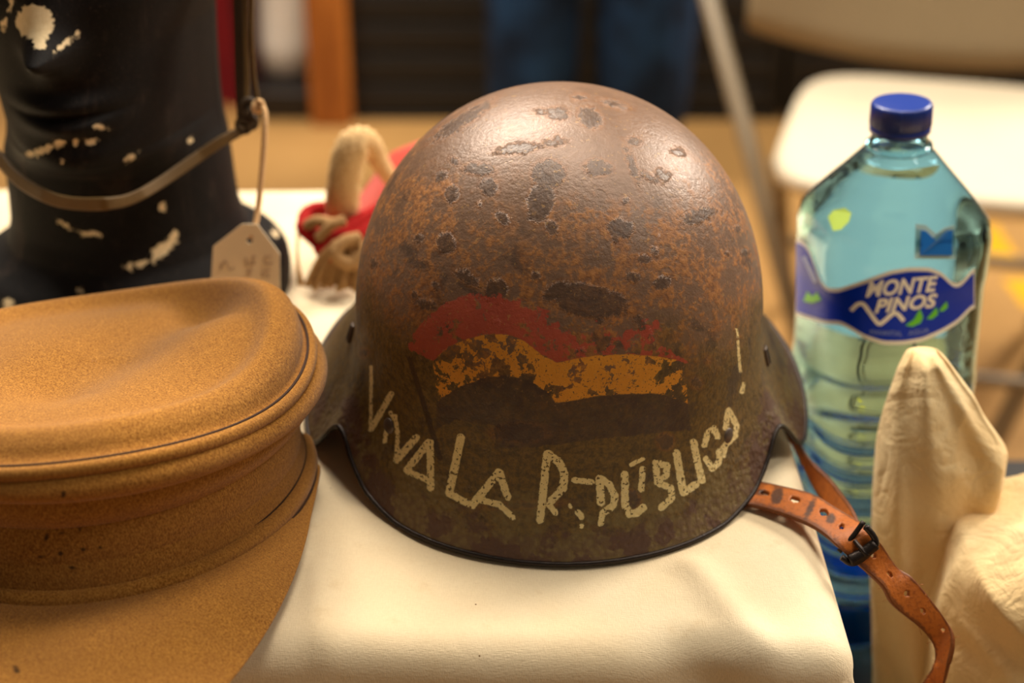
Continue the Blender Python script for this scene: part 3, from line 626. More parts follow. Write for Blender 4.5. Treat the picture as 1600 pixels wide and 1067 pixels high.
# strap of the headgear: loops under the chin and up over the crown
hs = thing('leather_head_strap', 'narrow olive leather strap looped under the mannequin chin and up its cheek', 'strap', (MX + .06, MY - .06, .1))
upE = [(-90, 90), (-45, 185), (0, 236), (30, 270), (70, 296), (110, 308), (160, 309), (200, 303), (240, 282), (290, 248), (340, 215), (378, 196)]
loE = [(-102, 96), (-58, 192), (-8, 252), (24, 288), (66, 314), (108, 326), (162, 328), (206, 319), (250, 296), (300, 262), (346, 230), (384, 208)]
def hs_depth(px_, py_, u, f): return at_y(px_, py_, float(np.interp(u, [0, .16, .36, .55, .68, .85, 1], [.97, .90, .846, .842, .862, .905, .925])))
V, F, PX = ribbon(upE, loE, hs_depth, 120, 8); solid(part('under_chin', V, F, 'strap', hs), .0022, 0)
def vband(name, xs, y0, y1, Y0, Y1, mat, w):
    U = [(x - w/2, y) for x, y in xs]; Lq = [(x + w/2, y) for x, y in xs]
    V, F, _ = ribbon(U, Lq, lambda a, b, u, f: at_y(a, b, Y0 + (Y1 - Y0)*u), 60, 6); return solid(part(name, V, F, mat, hs), .002, 0)
vband('cheek_strap', [(371, -40), (373, 60), (376, 150), (381, 205)], 0, 0, .945, .925, 'strap_dark', 15)
vband('cheek_strap', [(383, -40), (384, 60), (386, 130), (384, 172)], 0, 0, .940, .922, 'strap', 8)
part('edge_cord', *tube([at_y(x, y, .935) for x, y in catmull([(394, -40), (393, 50), (397, 120), (404, 165), (398, 190), (386, 205)], 40)], .0014, 8), 'strap', hs)
P0 = at_y(378, -40, .943); arc = catmull([tuple(P0), (P0.x + .002, .955, .30), (MX + .088, .972, .36), (MX + .045, .975, .428), (MX, .975, .440), (MX - .045, .975, .428), (MX - .088, .972, .36), tuple(at_y(-96, 93, .97) + Vector((-.004, 0, .03))), tuple(at_y(-96, 93, .97))], 90)
part('over_crown', *tube(arc, .0045, 10, flat=.35), 'strap_dark', hs)
kn = []
for (x, y, r) in [(388, 168, .0042), (384, 182, .0045), (391, 190, .004), (381, 196, .0042), (386, 176, .004)]:
    c_ = at_y(x, y, .918); a = np.linspace(0, 2*PI, 18, endpoint=False); ph = x*.7
    kn.append(tube([c_ + Vector((r*math.cos(q)*1.0, .002*math.sin(q + ph), r*math.sin(q)*1.3)) for q in a], .0016, 8, True))
part('slide_buckle', *join(*kn), 'strap_dark', hs)

# tag on a string
tg = thing('price_tag', 'cream card tag with pencil marks hanging on a string beside the mannequin', 'tag', tuple(at_y(390, 400, .875)))
TY = .875
outl = [(330, 440), (333, 385), (378, 350), (402, 350), (437, 396), (438, 470), (328, 470)]
vv = [at_y(x, y, TY + .0) for x, y in outl]; n0 = len(vv); hole = [at_y(390 + 4.5*math.cos(a), 376 + 4.5*math.sin(a), TY) for a in np.linspace(0, 2*PI, 14, endpoint=False)]
bm = bmesh.new(); bo = [bm.verts.new(v) for v in vv]; bh = [bm.verts.new(v) for v in hole]
ed = [bm.edges.new((bo[i], bo[(i+1) % n0])) for i in range(n0)] + [bm.edges.new((bh[i], bh[(i+1) % 14])) for i in range(14)]
bmesh.ops.triangle_fill(bm, edges=ed, use_beauty=True); bm.verts.index_update()
V = [tuple(v.co) for v in bm.verts]; F = [[v.index for v in f.verts] for f in bm.faces]; bm.free(); solid(part('card', V, F, 'tag', tg, False), .0007, 0)
marks = [[(424, 401), (416, 401), (412, 407), (416, 412), (426, 411)], [(421, 421), (411, 424), (409, 432), (418, 428), (420, 434)], [(400, 402), (396, 400), (394, 406), (398, 410), (392, 414), (388, 409)], [(384, 403), (386, 416)], [(394, 421), (386, 424), (392, 429), (384, 433)],
         [(345, 420), (351, 408), (355, 414), (359, 422), (366, 418)], [(345, 412), (344, 423)]]
part('pencil_marks', *join(*[tube([at_y(x, y, TY - .0007) for x, y in catmull(m_, 16)], .0004, 6) for m_ in marks]), 'ink', tg)
stp = catmull([(404, 160), (413, 172), (414, 200), (410, 260), (404, 320), (399, 350), (392, 372)], 60)
part('string', *tube([at_y(x, y, .915 - .04*i/59) for i, (x, y) in enumerate(stp)], .0019, 8), 'string', tg)
part('string_knot', *join(*[tube([at_y(403 + 8*math.cos(q + k)*(1 if k % 2 else .7), 166 + 9*math.sin(q + k*.8), .913 + .002*math.sin(q*2 + k)) for q in np.linspace(0, 2*PI, 18, endpoint=False)], .0014, 6, True) for k in range(3)]), 'string', tg)

# ------------------------------------------------------------------ red cap with braided cords behind the helmet
rc = thing('red_tasselled_cap', 'red felt cap with tan braid loop and tangled red cords behind the helmet', 'cap', (-.06, 1.05, 0))
secs = []
for k, u in enumerate(np.linspace(0, 1, 44)):
    x = -.150 + .20*u; h = np.interp(u, [0, .15, .3, .6, .85, .96, 1], [.006, .020, .060, .084, .070, .045, .012]); w = np.interp(u, [0, .15, .5, .85, .96, 1], [.012, .030, .042, .034, .020, .006]); a = np.linspace(0, 2*PI, 48, endpoint=False)
    secs.append(np.stack([np.full(48, x), 1.075 + w*np.cos(a)*(1 - .72*np.sin(a)*(np.sin(a) > 0)) + .003*np.sin(9*u + 3*a), h/2 + .001 + h/2*np.sin(a)], 1))
part('crown', *loft(secs), 'red_felt', rc)
def rope(path, r, strands=3, turns=10, name='cord', mat='red_cord'):
    P = catmull(path, 90); tt = np.linspace(0, 1, 90); T = np.gradient(P, axis=0); T /= np.linalg.norm(T, axis=1)[:, None]
    N = np.cross(T, [0, -1, 0.2]); N /= np.linalg.norm(N, axis=1)[:, None] + 1e-9; B = np.cross(T, N); out = []
    for k in range(strands):
        ph = 2*PI*k/strands + tt*turns*2*PI; out.append(tube(P + .55*r*(np.cos(ph)[:, None]*N + np.sin(ph)[:, None]*B), r*.6, 7))
    return part(name, *join(*out), mat, rc)
def PP(l): return [tuple(at_y(x, y, Y)) for x, y, Y in l]
# braid loop: flat plaited band
bl = catmull(PP([(533, 352, 1.005), (536, 300, 1.0), (545, 245, 1.0), (560, 222, 1.005), (577, 228, 1.02), (592, 255, 1.035), (612, 285, 1.05)]), 120)
T = np.gradient(bl, axis=0); T /= np.linalg.norm(T, axis=1)[:, None]; ww = np.interp(np.linspace(0, 1, 120), [0, .1, .45, .6, 1], [.010, .0135, .0135, .010, .006]); tt = np.linspace(0, 1, 120)
Nw = np.cross(T, [0, 1, 0]); Nw /= np.linalg.norm(Nw, axis=1)[:, None]; Bw = np.cross(T, Nw); st = []
for k in range(4):
    ph = tt*2*PI*11 + k*PI/2; st.append(tube(bl + Nw*(ww*.62*np.sin(ph))[:, None] + Bw*(.0034*np.cos(2*ph))[:, None], .0042*ww/.0135 + .0006, 8))
part('braid_loop', *join(*st), 'tan_cord', rc)
for i, pth in enumerate([[(590, 335, 1.03), (555, 352, 1.0), (520, 362, .99), (488, 352, .995), (476, 340, 1.0), (490, 328, 1.01), (520, 325, 1.02)], [(590, 350, 1.02), (550, 378, .985), (515, 392, .975), (490, 372, .98), (474, 356, .985), (480, 338, 1.0)],
             [(600, 325, 1.03), (560, 345, .995), (535, 365, .98), (512, 380, .975), (500, 395, .97)], [(585, 362, 1.0), (545, 368, .985), (505, 372, .98), (483, 362, .985)], [(600, 345, 1.02), (565, 362, .985), (530, 385, .97), (512, 405, .965)]]):
    rope(PP(pth), .0048, 3, 8)
for pth in [[(498, 372, .972), (518, 352, .972), (536, 345, .975)], [(480, 352, .982), (497, 345, .978), (520, 350, .974)]]: rope(PP(pth), .0036, 3, 7, 'cord', 'dull_cord')
ts = []
c0 = at_y(545, 385, .965); 
for k in range(26):
    a = RNG.uniform(-.9, .9); b = RNG.uniform(-.5, .5); e = Vector((c0.x - .012 + .022*a, c0.y - .004 + .018*b, .004 + .004*RNG.random()))
    ts.append(tube(catmull([tuple(c0 + Vector((.010*a, .006*b, .004))), tuple((c0 + e)/2 + Vector((.006*a, 0, .006))), tuple(e)], 10), .0022, 6))
tso = part('tassel', *join(*ts), 'dull_cord', rc); rope(PP([(560, 372, .965), (538, 378, .96), (525, 398, .955), (545, 412, .955), (566, 398, .96)]), .0042, 3, 8, 'cord', 'dull_cord')
part('thread', *tube(PP([(467, 352, .99), (464, 390, .965), (466, 420, .95), (470, 444, .94)]), [.0012, .0010, .0016, .0026], 8), 'dull_cord', rc)

# ------------------------------------------------------------------ low crate under bottle and bag
def slat_crate(name, label, x0, x1, y0, y1, z0, z1, mat, group=None, slats=4, printed=False):
    c_ = thing(name, label, 'crate', ((x0+x1)/2, (y0+y1)/2, z0), group)
    part('base', *box(x0, x1, y0, y1, z0, z0+.012, .003), mat, c_)
    for xx in (x0, x1-.022):
        for yy in (y0, y1-.022): part('corner_post', *box(xx, xx+.022, yy, yy+.022, z0+.012, z1, .003), mat, c_)
    H = (z1 - z0 - .012)/slats
    for k in range(slats):
        a, b = z0 + .012 + k*H + H*.12, z0 + .012 + (k+1)*H
        part('slat', *box(x0+.022, x1-.022, y0+.003, y0+.013, a, b, .002), mat, c_); part('slat', *box(x0+.022, x1-.022, y1-.013, y1-.003, a, b, .002), mat, c_)
        part('slat', *box(x0+.003, x0+.013, y0+.022, y1-.022, a, b, .002), mat, c_); part('slat', *box(x1-.013, x1-.003, y0+.022, y1-.022, a, b, .002), mat, c_)
    return c_
CT = -0.212
lc = slat_crate('low_crate', 'dark crate with closed lid under the water bottle and canvas bag', .195, .70, .60, 1.08, FLOOR, CT-.012, 'black', None, 5)
part('lid', *box(.193, .702, .598, 1.082, CT-.012, CT, .003), 'black2', lc)

# ------------------------------------------------------------------ water bottle
BX, BY = 0.240, 0.880; LEAN = math.radians(-2.6)
bz = [CT+.001, CT+.004, CT+.012, CT+.03]
prof = [(CT+.001, .040, 3.0), (CT+.004, .046, 3.2), (CT+.014, .0515, 3.4), (CT+.03, .052, 3.4)]
zz_ = CT+.036
while zz_ < -.035:
    prof += [(zz_, .0525, 3.4), (zz_+.008, .0525, 3.4), (zz_+.0115, .0500, 3.4), (zz_+.015, .0500, 3.4)]; zz_ += .0205
prof += [(-.022, .0522, 3.4), (-.008, .0526, 3.4), (.000, .0518, 3.4), (.056, .0518, 3.4), (.066, .0528, 3.4), (.088, .0530, 3.4), (.098, .0515, 3.2), (.106, .0465, 3.0), (.116, .0390, 2.7), (.126, .0310, 2.4), (.136, .0232, 2.1), (.142, .0180, 2.0), (.150, .0160, 2.0), (.158, .0158, 2.0)]
ROTB = math.radians(14); NS = 72
def bottle_rings(prof, inset=0.0, sub=3):
    zs = np.array([p[0] for p in prof]); q = []
    for i in range(len(prof)-1): q += list(np.linspace(zs[i], zs[i+1], sub, endpoint=False))
    q.append(zs[-1]); R = []
    for z_ in q:
        r = float(np.interp(z_, zs, [p[1] for p in prof])) - inset; n_ = float(np.interp(z_, zs, [p[2] for p in prof])); s_ = superring(r, r, n_, NS, ROTB); R.append(np.column_stack([s_, np.full(NS, z_)]))
    return R
def lean(V):
    V = np.asarray(V, float).copy(); c, s = math.cos(LEAN), math.sin(LEAN); z0 = 0.03
    x, z = V[:, 0], V[:, 2] - z0; return np.column_stack([BX + c*x + s*z, BY + V[:, 1], z0 - s*x + c*z])
bot = thing('water_bottle', 'large clear blue plastic water bottle with blue cap and wavy label', 'bottle', (BX + .009, BY, CT))
outer = bottle_rings(prof); inn = bottle_rings(prof, .0009)
inn = [r for r in inn if r[0, 2] > CT+.003]
Vo, Fo = loft(outer, False); Vi, Fi = loft(inn, False); no = len(Vo)
bot_faces = Fo + [[i + no for i in f[::-1]] for f in Fi]
bot_faces.append(list(range(NS))[::-1]); bot_faces.append([no + j for j in range(NS)])
la, lb = len(Vo) - NS, no + len(Vi) - NS
for j in range(NS): j2 = (j+1) % NS; bot_faces.append([la + j, la + j2, lb + j2, lb + j])
Vb = lean(np.vstack([Vo, Vi])); part('body', Vb, bot_faces, 'pet', bot)
Vout = lean(Vo); BB = bvh_of(Vout, Fo)
wp = [p for p in prof if p[0] > CT+.003 and p[0] < .137]; wr = bottle_rings(wp, .0011); part('water', lean(loft(wr)[0]), loft(wr)[1], 'water', bot)
bp_ = [p for p in prof if CT+.004 < p[0] < CT+.045]; br_ = bottle_rings(bp_, .0016); part('base_glow_insert', lean(loft(br_, False)[0]), loft(br_, False)[1], 'base_glow', bot)  # added insert: colour imitates the lit blue base of the bottle
# screw cap with ribs
cz0, cz1 = .150, .1690; rings = []
for z_, r in [(cz0, .0172), (cz0+.001, .0182), (cz0+.0045, .0183), (cz0+.005, .0176), (cz0+.0056, .0183), (cz1-.002, .0180), (cz1-.0006, .0174), (cz1, .0155)]:
    a = np.linspace(0, 2*PI, 144, endpoint=False); rr = r + (.00025*np.sign(np.sin(a*48)) if cz0+.005 < z_ < cz1-.001 else 0); rings.append(np.column_stack([rr*np.cos(a), rr*np.sin(a), np.full(144, z_)]))
v, f = loft(rings); part('screw_cap', lean(v), f, 'cap_blue', bot)
rings = [np.column_stack([r*np.cos(np.linspace(0, 2*PI, 48, endpoint=False)), r*np.sin(np.linspace(0, 2*PI, 48, endpoint=False)), np.full(48, z_)]) for z_, r in [(.1395, .0172), (.1400, .0200), (.1425, .0200), (.1430, .0165)]]
v, f = loft(rings, False); part('neck_ring', lean(v), f, 'pet', bot)
# printed label, laid on the bottle's own surface
ltop = [(1246, 372), (1258, 376), (1268, 392), (1280, 432), (1292, 449), (1312, 450), (1350, 437), (1390, 422), (1420, 417), (1450, 417), (1470, 424), (1486, 440), (1494, 444), (1506, 436), (1514, 424), (1520, 418)]
lbot = [(1246, 493), (1258, 497), (1290, 506), (1315, 507), (1330, 515), (1350, 528), (1380, 538), (1410, 538), (1440, 533), (1470, 520), (1495, 505), (1505, 495), (1514, 484), (1520, 480)]
def label_strip(name, x0, x1, inset, off_, mat, parent=None):
    cols = []
    for x in np.linspace(x0, x1, 130):
        a = float(smooth_interp([p[0] for p in ltop], [p[1] for p in ltop], x)) + inset; b = float(smooth_interp([p[0] for p in lbot], [p[1] for p in lbot], x)) - inset
        c_ = [hit(BB, x, y, off_) for y in np.linspace(a, b, 16)]
        if all(p is not None for p in c_): cols.append(c_)
    V = np.array([[tuple(p) for p in c_] for c_ in cols]); return part(name, V.reshape(-1, 3), grid_faces(len(cols), 16), mat, bot, True, parent)
lab = label_strip('label', 1246, 1522, 0, .0006, 'label_white'); label_strip('label_band', 1246, 1520, 6.5, .0009, 'label_blue', lab)
am = np.linspace(0, 2*PI, NS, endpoint=False); colsb = []
for k in range(NS):
    ring0 = superring(.0528, .0528, 3.4, NS, ROTB)[k]
    if ring0[1] > .030: colsb.append((ring0[0], [lean(np.array([[ring0[0]*1.006, ring0[1]*1.006, z_]]))[0] for z_ in np.linspace(-.005, .088, 8)]))
colsb.sort(key=lambda c_: c_[0]); Vbk = np.array([c_[1] for c_ in colsb]); part('back_label', Vbk.reshape(-1, 3), grid_faces(len(colsb), 8), 'back_label', bot)
def decal(name, pts, faces, mat, off_=.0013):
    V = [hit(BB, x, y, off_) for x, y in pts]
    if any(v is None for v in V): return None
    return part(name, [tuple(v) for v in V], faces, mat, bot, False, lab if name.startswith('label') else None)
def text_decal(name, body, origin, ux, uy, mat, bold=0.02, shear=.25, off_=.0013, width=None):
    cu = bpy.data.curves.new('t', 'FONT'); cu.body = body; cu.size = 1; cu.shear = shear; cu.offset = bold; cu.space_character = 1.02; cu.resolution_u = 4
    ob = bpy.data.objects.new('t', cu); COL.objects.link(ob); bpy.context.view_layer.update()
    me_ = bpy.data.meshes.new_from_object(ob); pts = [v.co.copy() for v in me_.vertices]; faces = [list(p.vertices) for p in me_.polygons]
    bpy.data.objects.remove(ob); bpy.data.curves.remove(cu); bpy.data.meshes.remove(me_)
    mx = max(p.x for p in pts); x0 = min(p.x for p in pts); k = (width/(mx - x0)) if width else 1
    Q = [(origin[0] + ux[0]*(p.x - x0)*k + uy[0]*p.y, origin[1] + ux[1]*(p.x - x0)*k + uy[1]*p.y) for p in pts]; return decal(name, Q, faces, mat, off_)
text_decal('label_text', 'MONTE', (1353, 462), (1, -.085), (2, -33), 'label_white', .035, .22, width=110)
text_decal('label_text', 'PINOS', (1366, 487), (1, -.10), (2, -29), 'label_white', .035, .22, width=96)
text_decal('label_text', 'MANANTIAL', (1360, 521), (1, .06), (0, -11), 'label_lilac', .0, .0, width=48); text_decal('label_text', 'AGUA', (1418, 523), (1, -.16), (0, -11), 'label_lilac', .0, .0, width=32)
def stroke_decal(name, pts, w, mat):
    P = catmull(pts, 40); T = np.gradient(P, axis=0); T /= np.linalg.norm(T, axis=1)[:, None]; N = np.stack([-T[:, 1], T[:, 0]], 1); Q = np.stack([P + N*w/2, P - N*w/2], 1).reshape(-1, 2); return decal(name, [tuple(q) for q in Q], grid_faces(40, 2).tolist(), mat)
stroke_decal('label_mountain', [(1331, 484), (1341, 474), (1350, 474), (1360, 488), (1372, 504), (1381, 500), (1392, 490), (1400, 488), (1411, 500)], 6.5, 'label_white')
for tr in [[(1413, 507), (1426, 498), (1436, 481), (1441, 494), (1437, 503), (1424, 509)], [(1446, 497), (1454, 488), (1462, 478), (1464, 490), (1455, 497)], [(1465, 485), (1472, 475), (1478, 469), (1479, 479), (1472, 485)]]: decal('label_tree', tr, [list(range(len(tr)))], 'label_green')
for tr in [[(1258, 470), (1264, 455), (1272, 462), (1280, 456), (1286, 468), (1272, 473)]]: decal('label_tree', tr, [list(range(len(tr)))], 'label_green')
stroke_decal('label_mountain', [(1259, 400), (1266, 415), (1272, 428), (1278, 440)], 7, 'label_lilac')
decal('emblem_border', [(1430, 350), (1446, 352), (1462, 366), (1474, 356), (1490, 352), (1492, 404), (1428, 404)], [[0, 1, 2, 3, 4, 5, 6]], 'label_pale', .0007); decal('emblem', [(1438, 360), (1446, 362), (1461, 377), (1478, 362), (1487, 360), (1486, 398), (1436, 398)], [[0, 1, 2, 3, 4, 5, 6]], 'label_mid')
decal('leaf_print', [(1296, 340), (1304, 330), (1322, 326), (1332, 334), (1328, 348), (1316, 360), (1304, 362)], [list(range(7))], 'label_lime')

# ------------------------------------------------------------------ cream canvas bag
bag = thing('canvas_bag', 'crumpled cream canvas bag standing upright in front of the water bottle', 'bag', (.30, .74, CT))
lev = [(548, 1424, 1464), (556, 1415, 1476), (580, 1402, 1494), (610, 1391, 1518), (640, 1382, 1533), (668, 1375, 1553), (692, 1370, 1569), (730, 1366, 1562), (765, 1363, 1548), (820, 1360, 1545), (900, 1358, 1550), (1000, 1362, 1560), (1110, 1368, 1570), (1200, 1375, 1580)]
ys_ = np.linspace(548, 1240, 150); secs = []; NB = 160; bn = WaveNoise(44, 10, 25, 60); bn2 = WaveNoise(45, 12, 40, 90)
for y in ys_:
    xl = float(smooth_interp([l[0] for l in lev], [l[1] for l in lev], y, w=6)); xr = float(smooth_interp([l[0] for l in lev], [l[2] for l in lev], y, w=6))
    Yf = .775; A0, B0 = at_y(xl, y, Yf), at_y(xr, y, Yf); cx = (A0.x + B0.x)/2; hw = (B0.x - A0.x)/2; z_ = A0.z
    th_ = np.interp(y, [548, 556, 600, 700, 1240], [.004, .012, .020, .030, .040]); r = superring(hw, th_, 2.3, NB)
    a = np.linspace(0, 2*PI, NB, endpoint=False); fold = .0045*np.sin(3.0*a + y*.006 + 1.2*math.sin(y*.011)) + .003*np.sin(7*a - y*.012)
    secs.append(np.column_stack([cx + r[:, 0], Yf + r[:, 1] + fold*np.clip(-np.sin(a), 0, 1) - (.0045*bn(np.column_stack([cx + r[:, 0], Yf + r[:, 1], np.full(NB, z_)])) + .0050*(.6 - np.abs(bn2(np.column_stack([cx + r[:, 0], Yf + r[:, 1], np.full(NB, z_*.6)])))))*np.clip((y - 548)/60, 0, 1), np.full(NB, max(z_, CT + .0005))]))
part('upright_flap', *loft(secs), 'canvas', bag)
bm = bmesh.new(); bmesh.ops.create_uvsphere(bm, u_segments=160, v_segments=100, radius=1.0); V = np.array([tuple(v.co) for v in bm.verts]); bm.verts.index_update(); F = [[v.index for v in f.verts] for f in bm.faces]; bm.free()
Q = np.sign(V)*np.abs(V)**.42; Q = Q/np.maximum(1e-6, (np.abs(Q)**5).sum(1)**(1/5))[:, None]
P = Q*np.array([.150, .075, .091]) + np.array([.402, .735, CT + .0915]); n1, n2 = WaveNoise(51, 12, 18, 40), WaveNoise(52, 12, 50, 90); P += Q*(.0060*n1(P) + .0065*(.6 - np.abs(n2(P))) + .0022*(.6 - np.abs(WaveNoise(53, 12, 110, 190)(P))))[:, None]; P[:, 2] = np.maximum(P[:, 2], CT + .0005)
part('body', P, F, 'canvas', bag)
# ------------------------------------------------------------------ folding chair
def tub(a, b, r): return tube([a, (Vector(a)+Vector(b))/2, b], r, 12)
ch = thing('folding_chair', 'cream plastic folding chair with beige frame standing behind the bottle', 'chair', (.60, 2.1, FLOOR))
fl, fr_ = at_z(1194, 262, -.30), at_z(1194, 262, -.30)
ex = Vector((.97, -.235, 0)).normalized(); ey = Vector((.235, .97, 0)).normalized(); SW, SD = .47, .49; O = Vector((.335, 1.915, 0))
def cp(u, v, z): q = O + ex*(u*SW) + ey*(v*SD); return Vector((q.x, q.y, z))
out = []; ro = superring(.5, .5, 5.0, 80); z_s = -.30
for (k, z_) in [(.0, 0), (.6, .001), (.92, .003), (.985, 0), (1.0, -.006), (1.0, -.022), (.97, -.028), (.0, -.028)]:
    out.append(np.array([tuple(cp(.5 + x*k*(1.0 - .10*(y + .5)), .5 + y*k, z_s + z_)) for x, y in ro]))
part('seat', *loft(out), 'chair', ch)
secs = []; T0z = .10
for u in np.linspace(0, 1, 40):      # curved backrest panel, bowed lower edge
    bow = .045*math.sin(PI*u); zb = -.245 - .050*math.sin(PI*u)**.8; zt = T0z - .03 + .02*math.sin(PI*u); pts_ = []
    for z_ in np.linspace(zb, zt, 10): pts_.append(cp(-.17 + 1.34*u, 1.06 + bow*.8 + .12*(z_ + .26), z_))
    secs.append(np.array([tuple(p) for p in pts_]))
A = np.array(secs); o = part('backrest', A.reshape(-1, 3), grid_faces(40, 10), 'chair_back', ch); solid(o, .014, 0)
T0, T1 = at_y(1098, -40, 2.46), at_z(1301, 715, FLOOR + .013)
def mirror(p):
    q = p - O; u_ = q.dot(ex)/SW; v_ = q.dot(ey)/SD; return cp(1 - u_, v_, p.z)
T0 = T1 + (T0 - T1)*1.45
for f_ in (lambda p: p, mirror):
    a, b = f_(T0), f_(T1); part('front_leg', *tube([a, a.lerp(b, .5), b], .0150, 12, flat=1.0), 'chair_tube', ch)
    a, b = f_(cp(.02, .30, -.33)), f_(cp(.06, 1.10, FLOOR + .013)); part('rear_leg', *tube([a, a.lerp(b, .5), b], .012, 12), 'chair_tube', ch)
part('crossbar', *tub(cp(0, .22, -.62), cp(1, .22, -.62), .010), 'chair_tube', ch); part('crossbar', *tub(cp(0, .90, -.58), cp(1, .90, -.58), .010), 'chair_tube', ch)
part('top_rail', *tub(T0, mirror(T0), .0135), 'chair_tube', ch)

# ------------------------------------------------------------------ floor tape
def tape(name, label, p0, p1, w):
    a, b = at_z(*p0, FLOOR + .0006), at_z(*p1, FLOOR + .0006); d_ = (b - a).normalized(); n_ = Vector((-d_.y, d_.x, 0))*w/2; pts = []
    for k in np.linspace(0, 1, 12):
        c_ = a.lerp(b, k); j = n_*(1 + .06*math.sin(k*17)); pts += [c_ + j, c_ - j]
    mid_ = (a + b)/2; o_ = new_obj(name, mesh(name, np.array([tuple(p - mid_) for p in pts]), grid_faces(12, 2), False), 'yellow', loc=mid_); solid(o_, .0008, 1); return tag(o_, label, 'tape')
tape('floor_tape', 'yellow tape strip on the floor right of the bottle shoulder', (1535, 352), (1575, 412), .055)
tape('floor_tape', 'short yellow tape strip on the floor at the right picture edge', (1588, 436), (1622, 480), .05)

# ------------------------------------------------------------------ person in jeans behind the helmet
def skin(name, joints, edges, mat, root, sub=2):
    me_ = bpy.data.meshes.new(name); me_.from_pydata([tuple(Vector(j[:3])) for j in joints], edges, []); o_ = new_obj(name, me_, mat, root)
    o_.modifiers.new('skin', 'SKIN'); sv = me_.skin_vertices[0].data
    for i, j in enumerate(joints): sv[i].radius = (j[3], j[4] if len(j) > 4 else j[3])
    sv[0].use_root = True; s = o_.modifiers.new('sub', 'SUBSURF'); s.levels = sub; s.render_levels = sub; return o_
person = thing('person', 'person in dark blue jeans standing behind the helmet', 'person', (.155, 3.02, FLOOR))
lx = .114
body = [(0, 0, .93, .15, .11), (0, 0, 1.12, .14, .10), (0, .01, 1.32, .17, .11), (0, .01, 1.46, .07, .06), (0, -.01, 1.56, .055), (0, -.02, 1.66, .085, .10), (0, -.02, 1.74, .06, .08),
        (-lx*.9, 0, .86, .085), (-lx, -.01, .50, .058), (-lx, .01, .10, .042), (-lx, -.10, .04, .04, .03), (lx*.9, 0, .86, .085), (lx, -.01, .50, .058), (lx, .01, .10, .042), (lx, -.10, .04, .04, .03),
        (-.20, .01, 1.40, .055), (-.26, .02, 1.15, .042), (-.25, -.04, .92, .032), (-.25, -.06, .83, .035, .02), (.20, .01, 1.40, .055), (.26, .02, 1.15, .042), (.25, -.04, .92, .032), (.25, -.06, .83, .035, .02)]
be = [(0, 1), (1, 2), (2, 3), (3, 4), (4, 5), (5, 6), (0, 7), (7, 8), (8, 9), (9, 10), (0, 11), (11, 12), (12, 13), (13, 14), (2, 15), (15, 16), (16, 17), (17, 18), (2, 19), (19, 20), (20, 21), (21, 22)]
for sx in (-1, 1):
    for k in range(5):
        i0 = len(body); x0 = sx*.25; sp_x = (-.022 + .011*k) if k else -.03*sx*0
        if k == 0: body += [(x0 - sx*.025, -.085, .80, .009), (x0 - sx*.035, -.10, .77, .007)]
        else: body += [(x0, -.075 + .018*(k - 2.5), .78, .008), (x0, -.08 + .018*(k - 2.5), .735 - (.008 if k in (1, 4) else 0), .007)]
        be += [(18 if sx < 0 else 22, i0), (i0, i0 + 1)]
skin('body', body, be, 'skin', person)
jo = [(0, 0, .98, .165, .12), (-lx*.9, 0, .84, .105), (-lx, -.01, .50, .102), (-lx, .0, .24, .102), (-lx*.98, .005, .055, .096), (lx*.9, 0, .84, .105), (lx, -.01, .50, .108), (lx, .0, .24, .108), (lx*.98, .005, .055, .098)]
skin('jeans', jo, [(0, 1), (1, 2), (2, 3), (3, 4), (0, 5), (5, 6), (6, 7), (7, 8)], 'denim', person)
skin('shirt', [(0, 0, .96, .17, .125), (0, 0, 1.12, .155, .12), (0, .01, 1.34, .185, .125), (0, .01, 1.45, .09, .08), (-.20, .01, 1.40, .07), (-.255, .02, 1.2, .06), (.20, .01, 1.40, .07), (.255, .02, 1.2, .06)], [(0, 1), (1, 2), (2, 3), (2, 4), (4, 5), (2, 6), (6, 7)], 'shirt', person)
skin('hair', [(0, .02, 1.70, .095, .10), (0, .0, 1.775, .075, .085)], [(0, 1)], 'hair', person)
for sx in (-1, 1): skin('shoe', [(sx*lx, .04, .045, .05, .045), (sx*lx, -.06, .04, .052, .04), (sx*lx, -.16, .032, .045, .03)], [(0, 1), (1, 2)], 'shoe', person)

# ------------------------------------------------------------------ black crates at the back
xs0 = [(-.405, .13, 'black slatted crate between the orange table leg and the jeans'), (.145, .62, 'black slatted crate right behind the legs in jeans'), (.635, 1.11, 'black slatted crate behind the folding chair back'), (1.125, 1.60, 'black slatted crate at far right behind the chair')]
for a, b, lb_ in xs0:
    slat_crate('black_crate', lb_, a, b, 3.40, 3.80, FLOOR, FLOOR + .30, 'black', 'black crates along the back', 4)
    slat_crate('black_crate', lb_.replace('crate', 'crate stacked on top', 1), a + .01, b - .01, 3.41, 3.79, FLOOR + .301, FLOOR + .60, 'black2', 'black crates along the back', 4)

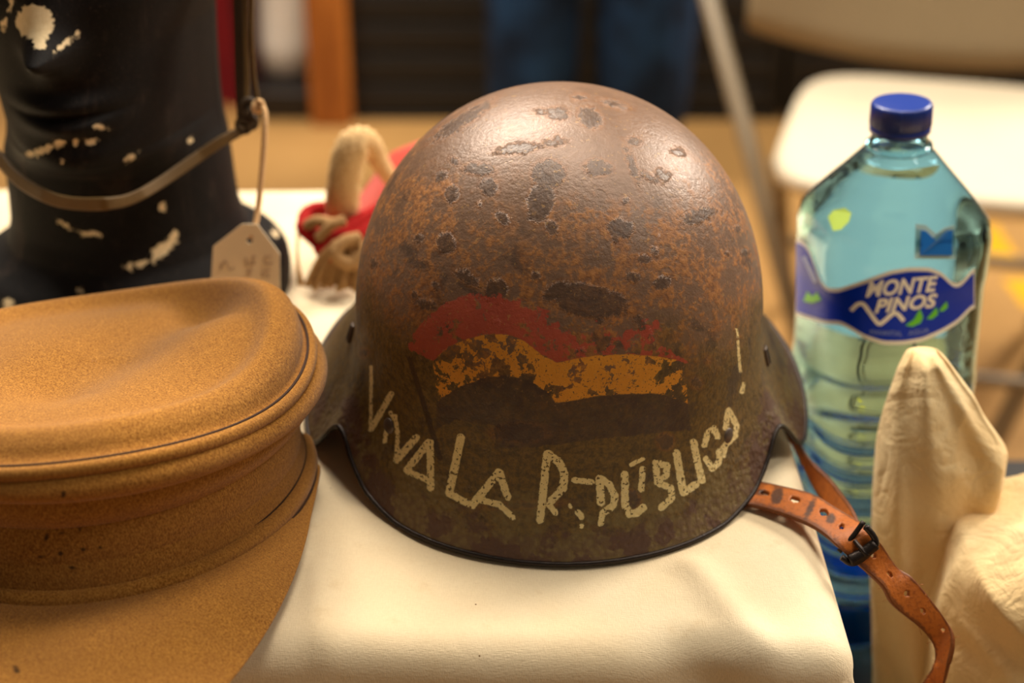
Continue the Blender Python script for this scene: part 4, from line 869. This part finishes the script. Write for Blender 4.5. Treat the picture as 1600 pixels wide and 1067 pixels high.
# ------------------------------------------------------------------ wooden table with drapes at the left back
wt = thing('wooden_table', 'orange varnished wooden table with a square leg behind the mannequin', 'table', (-1.0, 3.9, FLOOR))
lxx = at_z(521, 188, FLOOR); wl = .046
part('tabletop', *box(lxx.x - 1.2, lxx.x + .08, lxx.y - .05, lxx.y + .75, FLOOR + .74, FLOOR + .78, .004), 'orange_wood', wt)
for (x_, y_) in [(lxx.x, lxx.y), (lxx.x - 1.1, lxx.y), (lxx.x, lxx.y + .65), (lxx.x - 1.1, lxx.y + .65)]: part('leg', *box(x_ - wl, x_ + wl, y_ - wl, y_ + wl, FLOOR, FLOOR + .74, .006), 'orange_wood', wt)
def drape(name, label, px0, px1, Yd, ytop, ybot, mat, cat, waves, n=80):
    a = at_y(px0, ybot, Yd); b = at_y(px1, ybot, Yd); zt = FLOOR + .739; V = []
    for i in range(n):
        u = i/(n-1)
        for j in range(24):
            v_ = j/23; z_ = zt + (a.z - zt)*v_; V.append((a.x + (b.x - a.x)*u, Yd + .018*math.sin(u*waves*2*PI + v_*1.2)*(.4 + .6*v_), z_ + .01*v_*math.sin(u*9)))
    V = np.array(V); c_ = np.array([(a.x + b.x)/2, Yd, a.z]); o_ = new_obj(name, mesh(name, V - c_, grid_faces(n, 24)), mat, loc=tuple(c_)); solid(o_, .003, 0); return tag(o_, label, cat)
drape('red_drape', 'bright red cloth hanging beside the mannequin cheek', 300, 378, 3.5, 0, 190, 'red_cloth', 'cloth', 3); drape('maroon_drape', 'dark maroon cloth hanging between the straps and white sack', 376, 412, 3.50, 0, 150, 'maroon_cloth', 'cloth', 2)
sk = []; p0 = at_z(462, 138, FLOOR + .02); a_ = np.linspace(0, 2*PI, 40, endpoint=False); sn_ = WaveNoise(61, 10, 10, 25)
for z_, r in [(0, .055), (.01, .07), (.08, .078), (.2, .074), (.34, .066), (.42, .045), (.45, .025), (.50, .035)]:
    R_ = np.column_stack([p0.x + r*np.cos(a_), p0.y + r*np.sin(a_), np.full(40, FLOOR + .07 + z_)]); R_[:, :2] += .006*sn_(R_)[:, None]; sk.append(R_)
sko = thing('white_sack', 'white fabric sack tied at the neck left of the orange leg', 'sack', (p0.x, p0.y, FLOOR)); part('sack_body', *loft(sk), 'sack', sko)
bs = at_z(446, 188, FLOOR); v, f = box(bs.x - .085, bs.x + .07, bs.y, bs.y + .40, FLOOR, FLOOR + .068, .012)
db = thing('dark_box', 'low dark box on the floor under the white sack', 'box', (bs.x, bs.y + .2, FLOOR)); part('box_body', v, f, 'shoe', db)
v, f = box(bs.x - .088, bs.x + .073, bs.y - .003, bs.y + .403, FLOOR + .050, FLOOR + .0695, .006); part('box_lid', v, f, 'shoe', db)
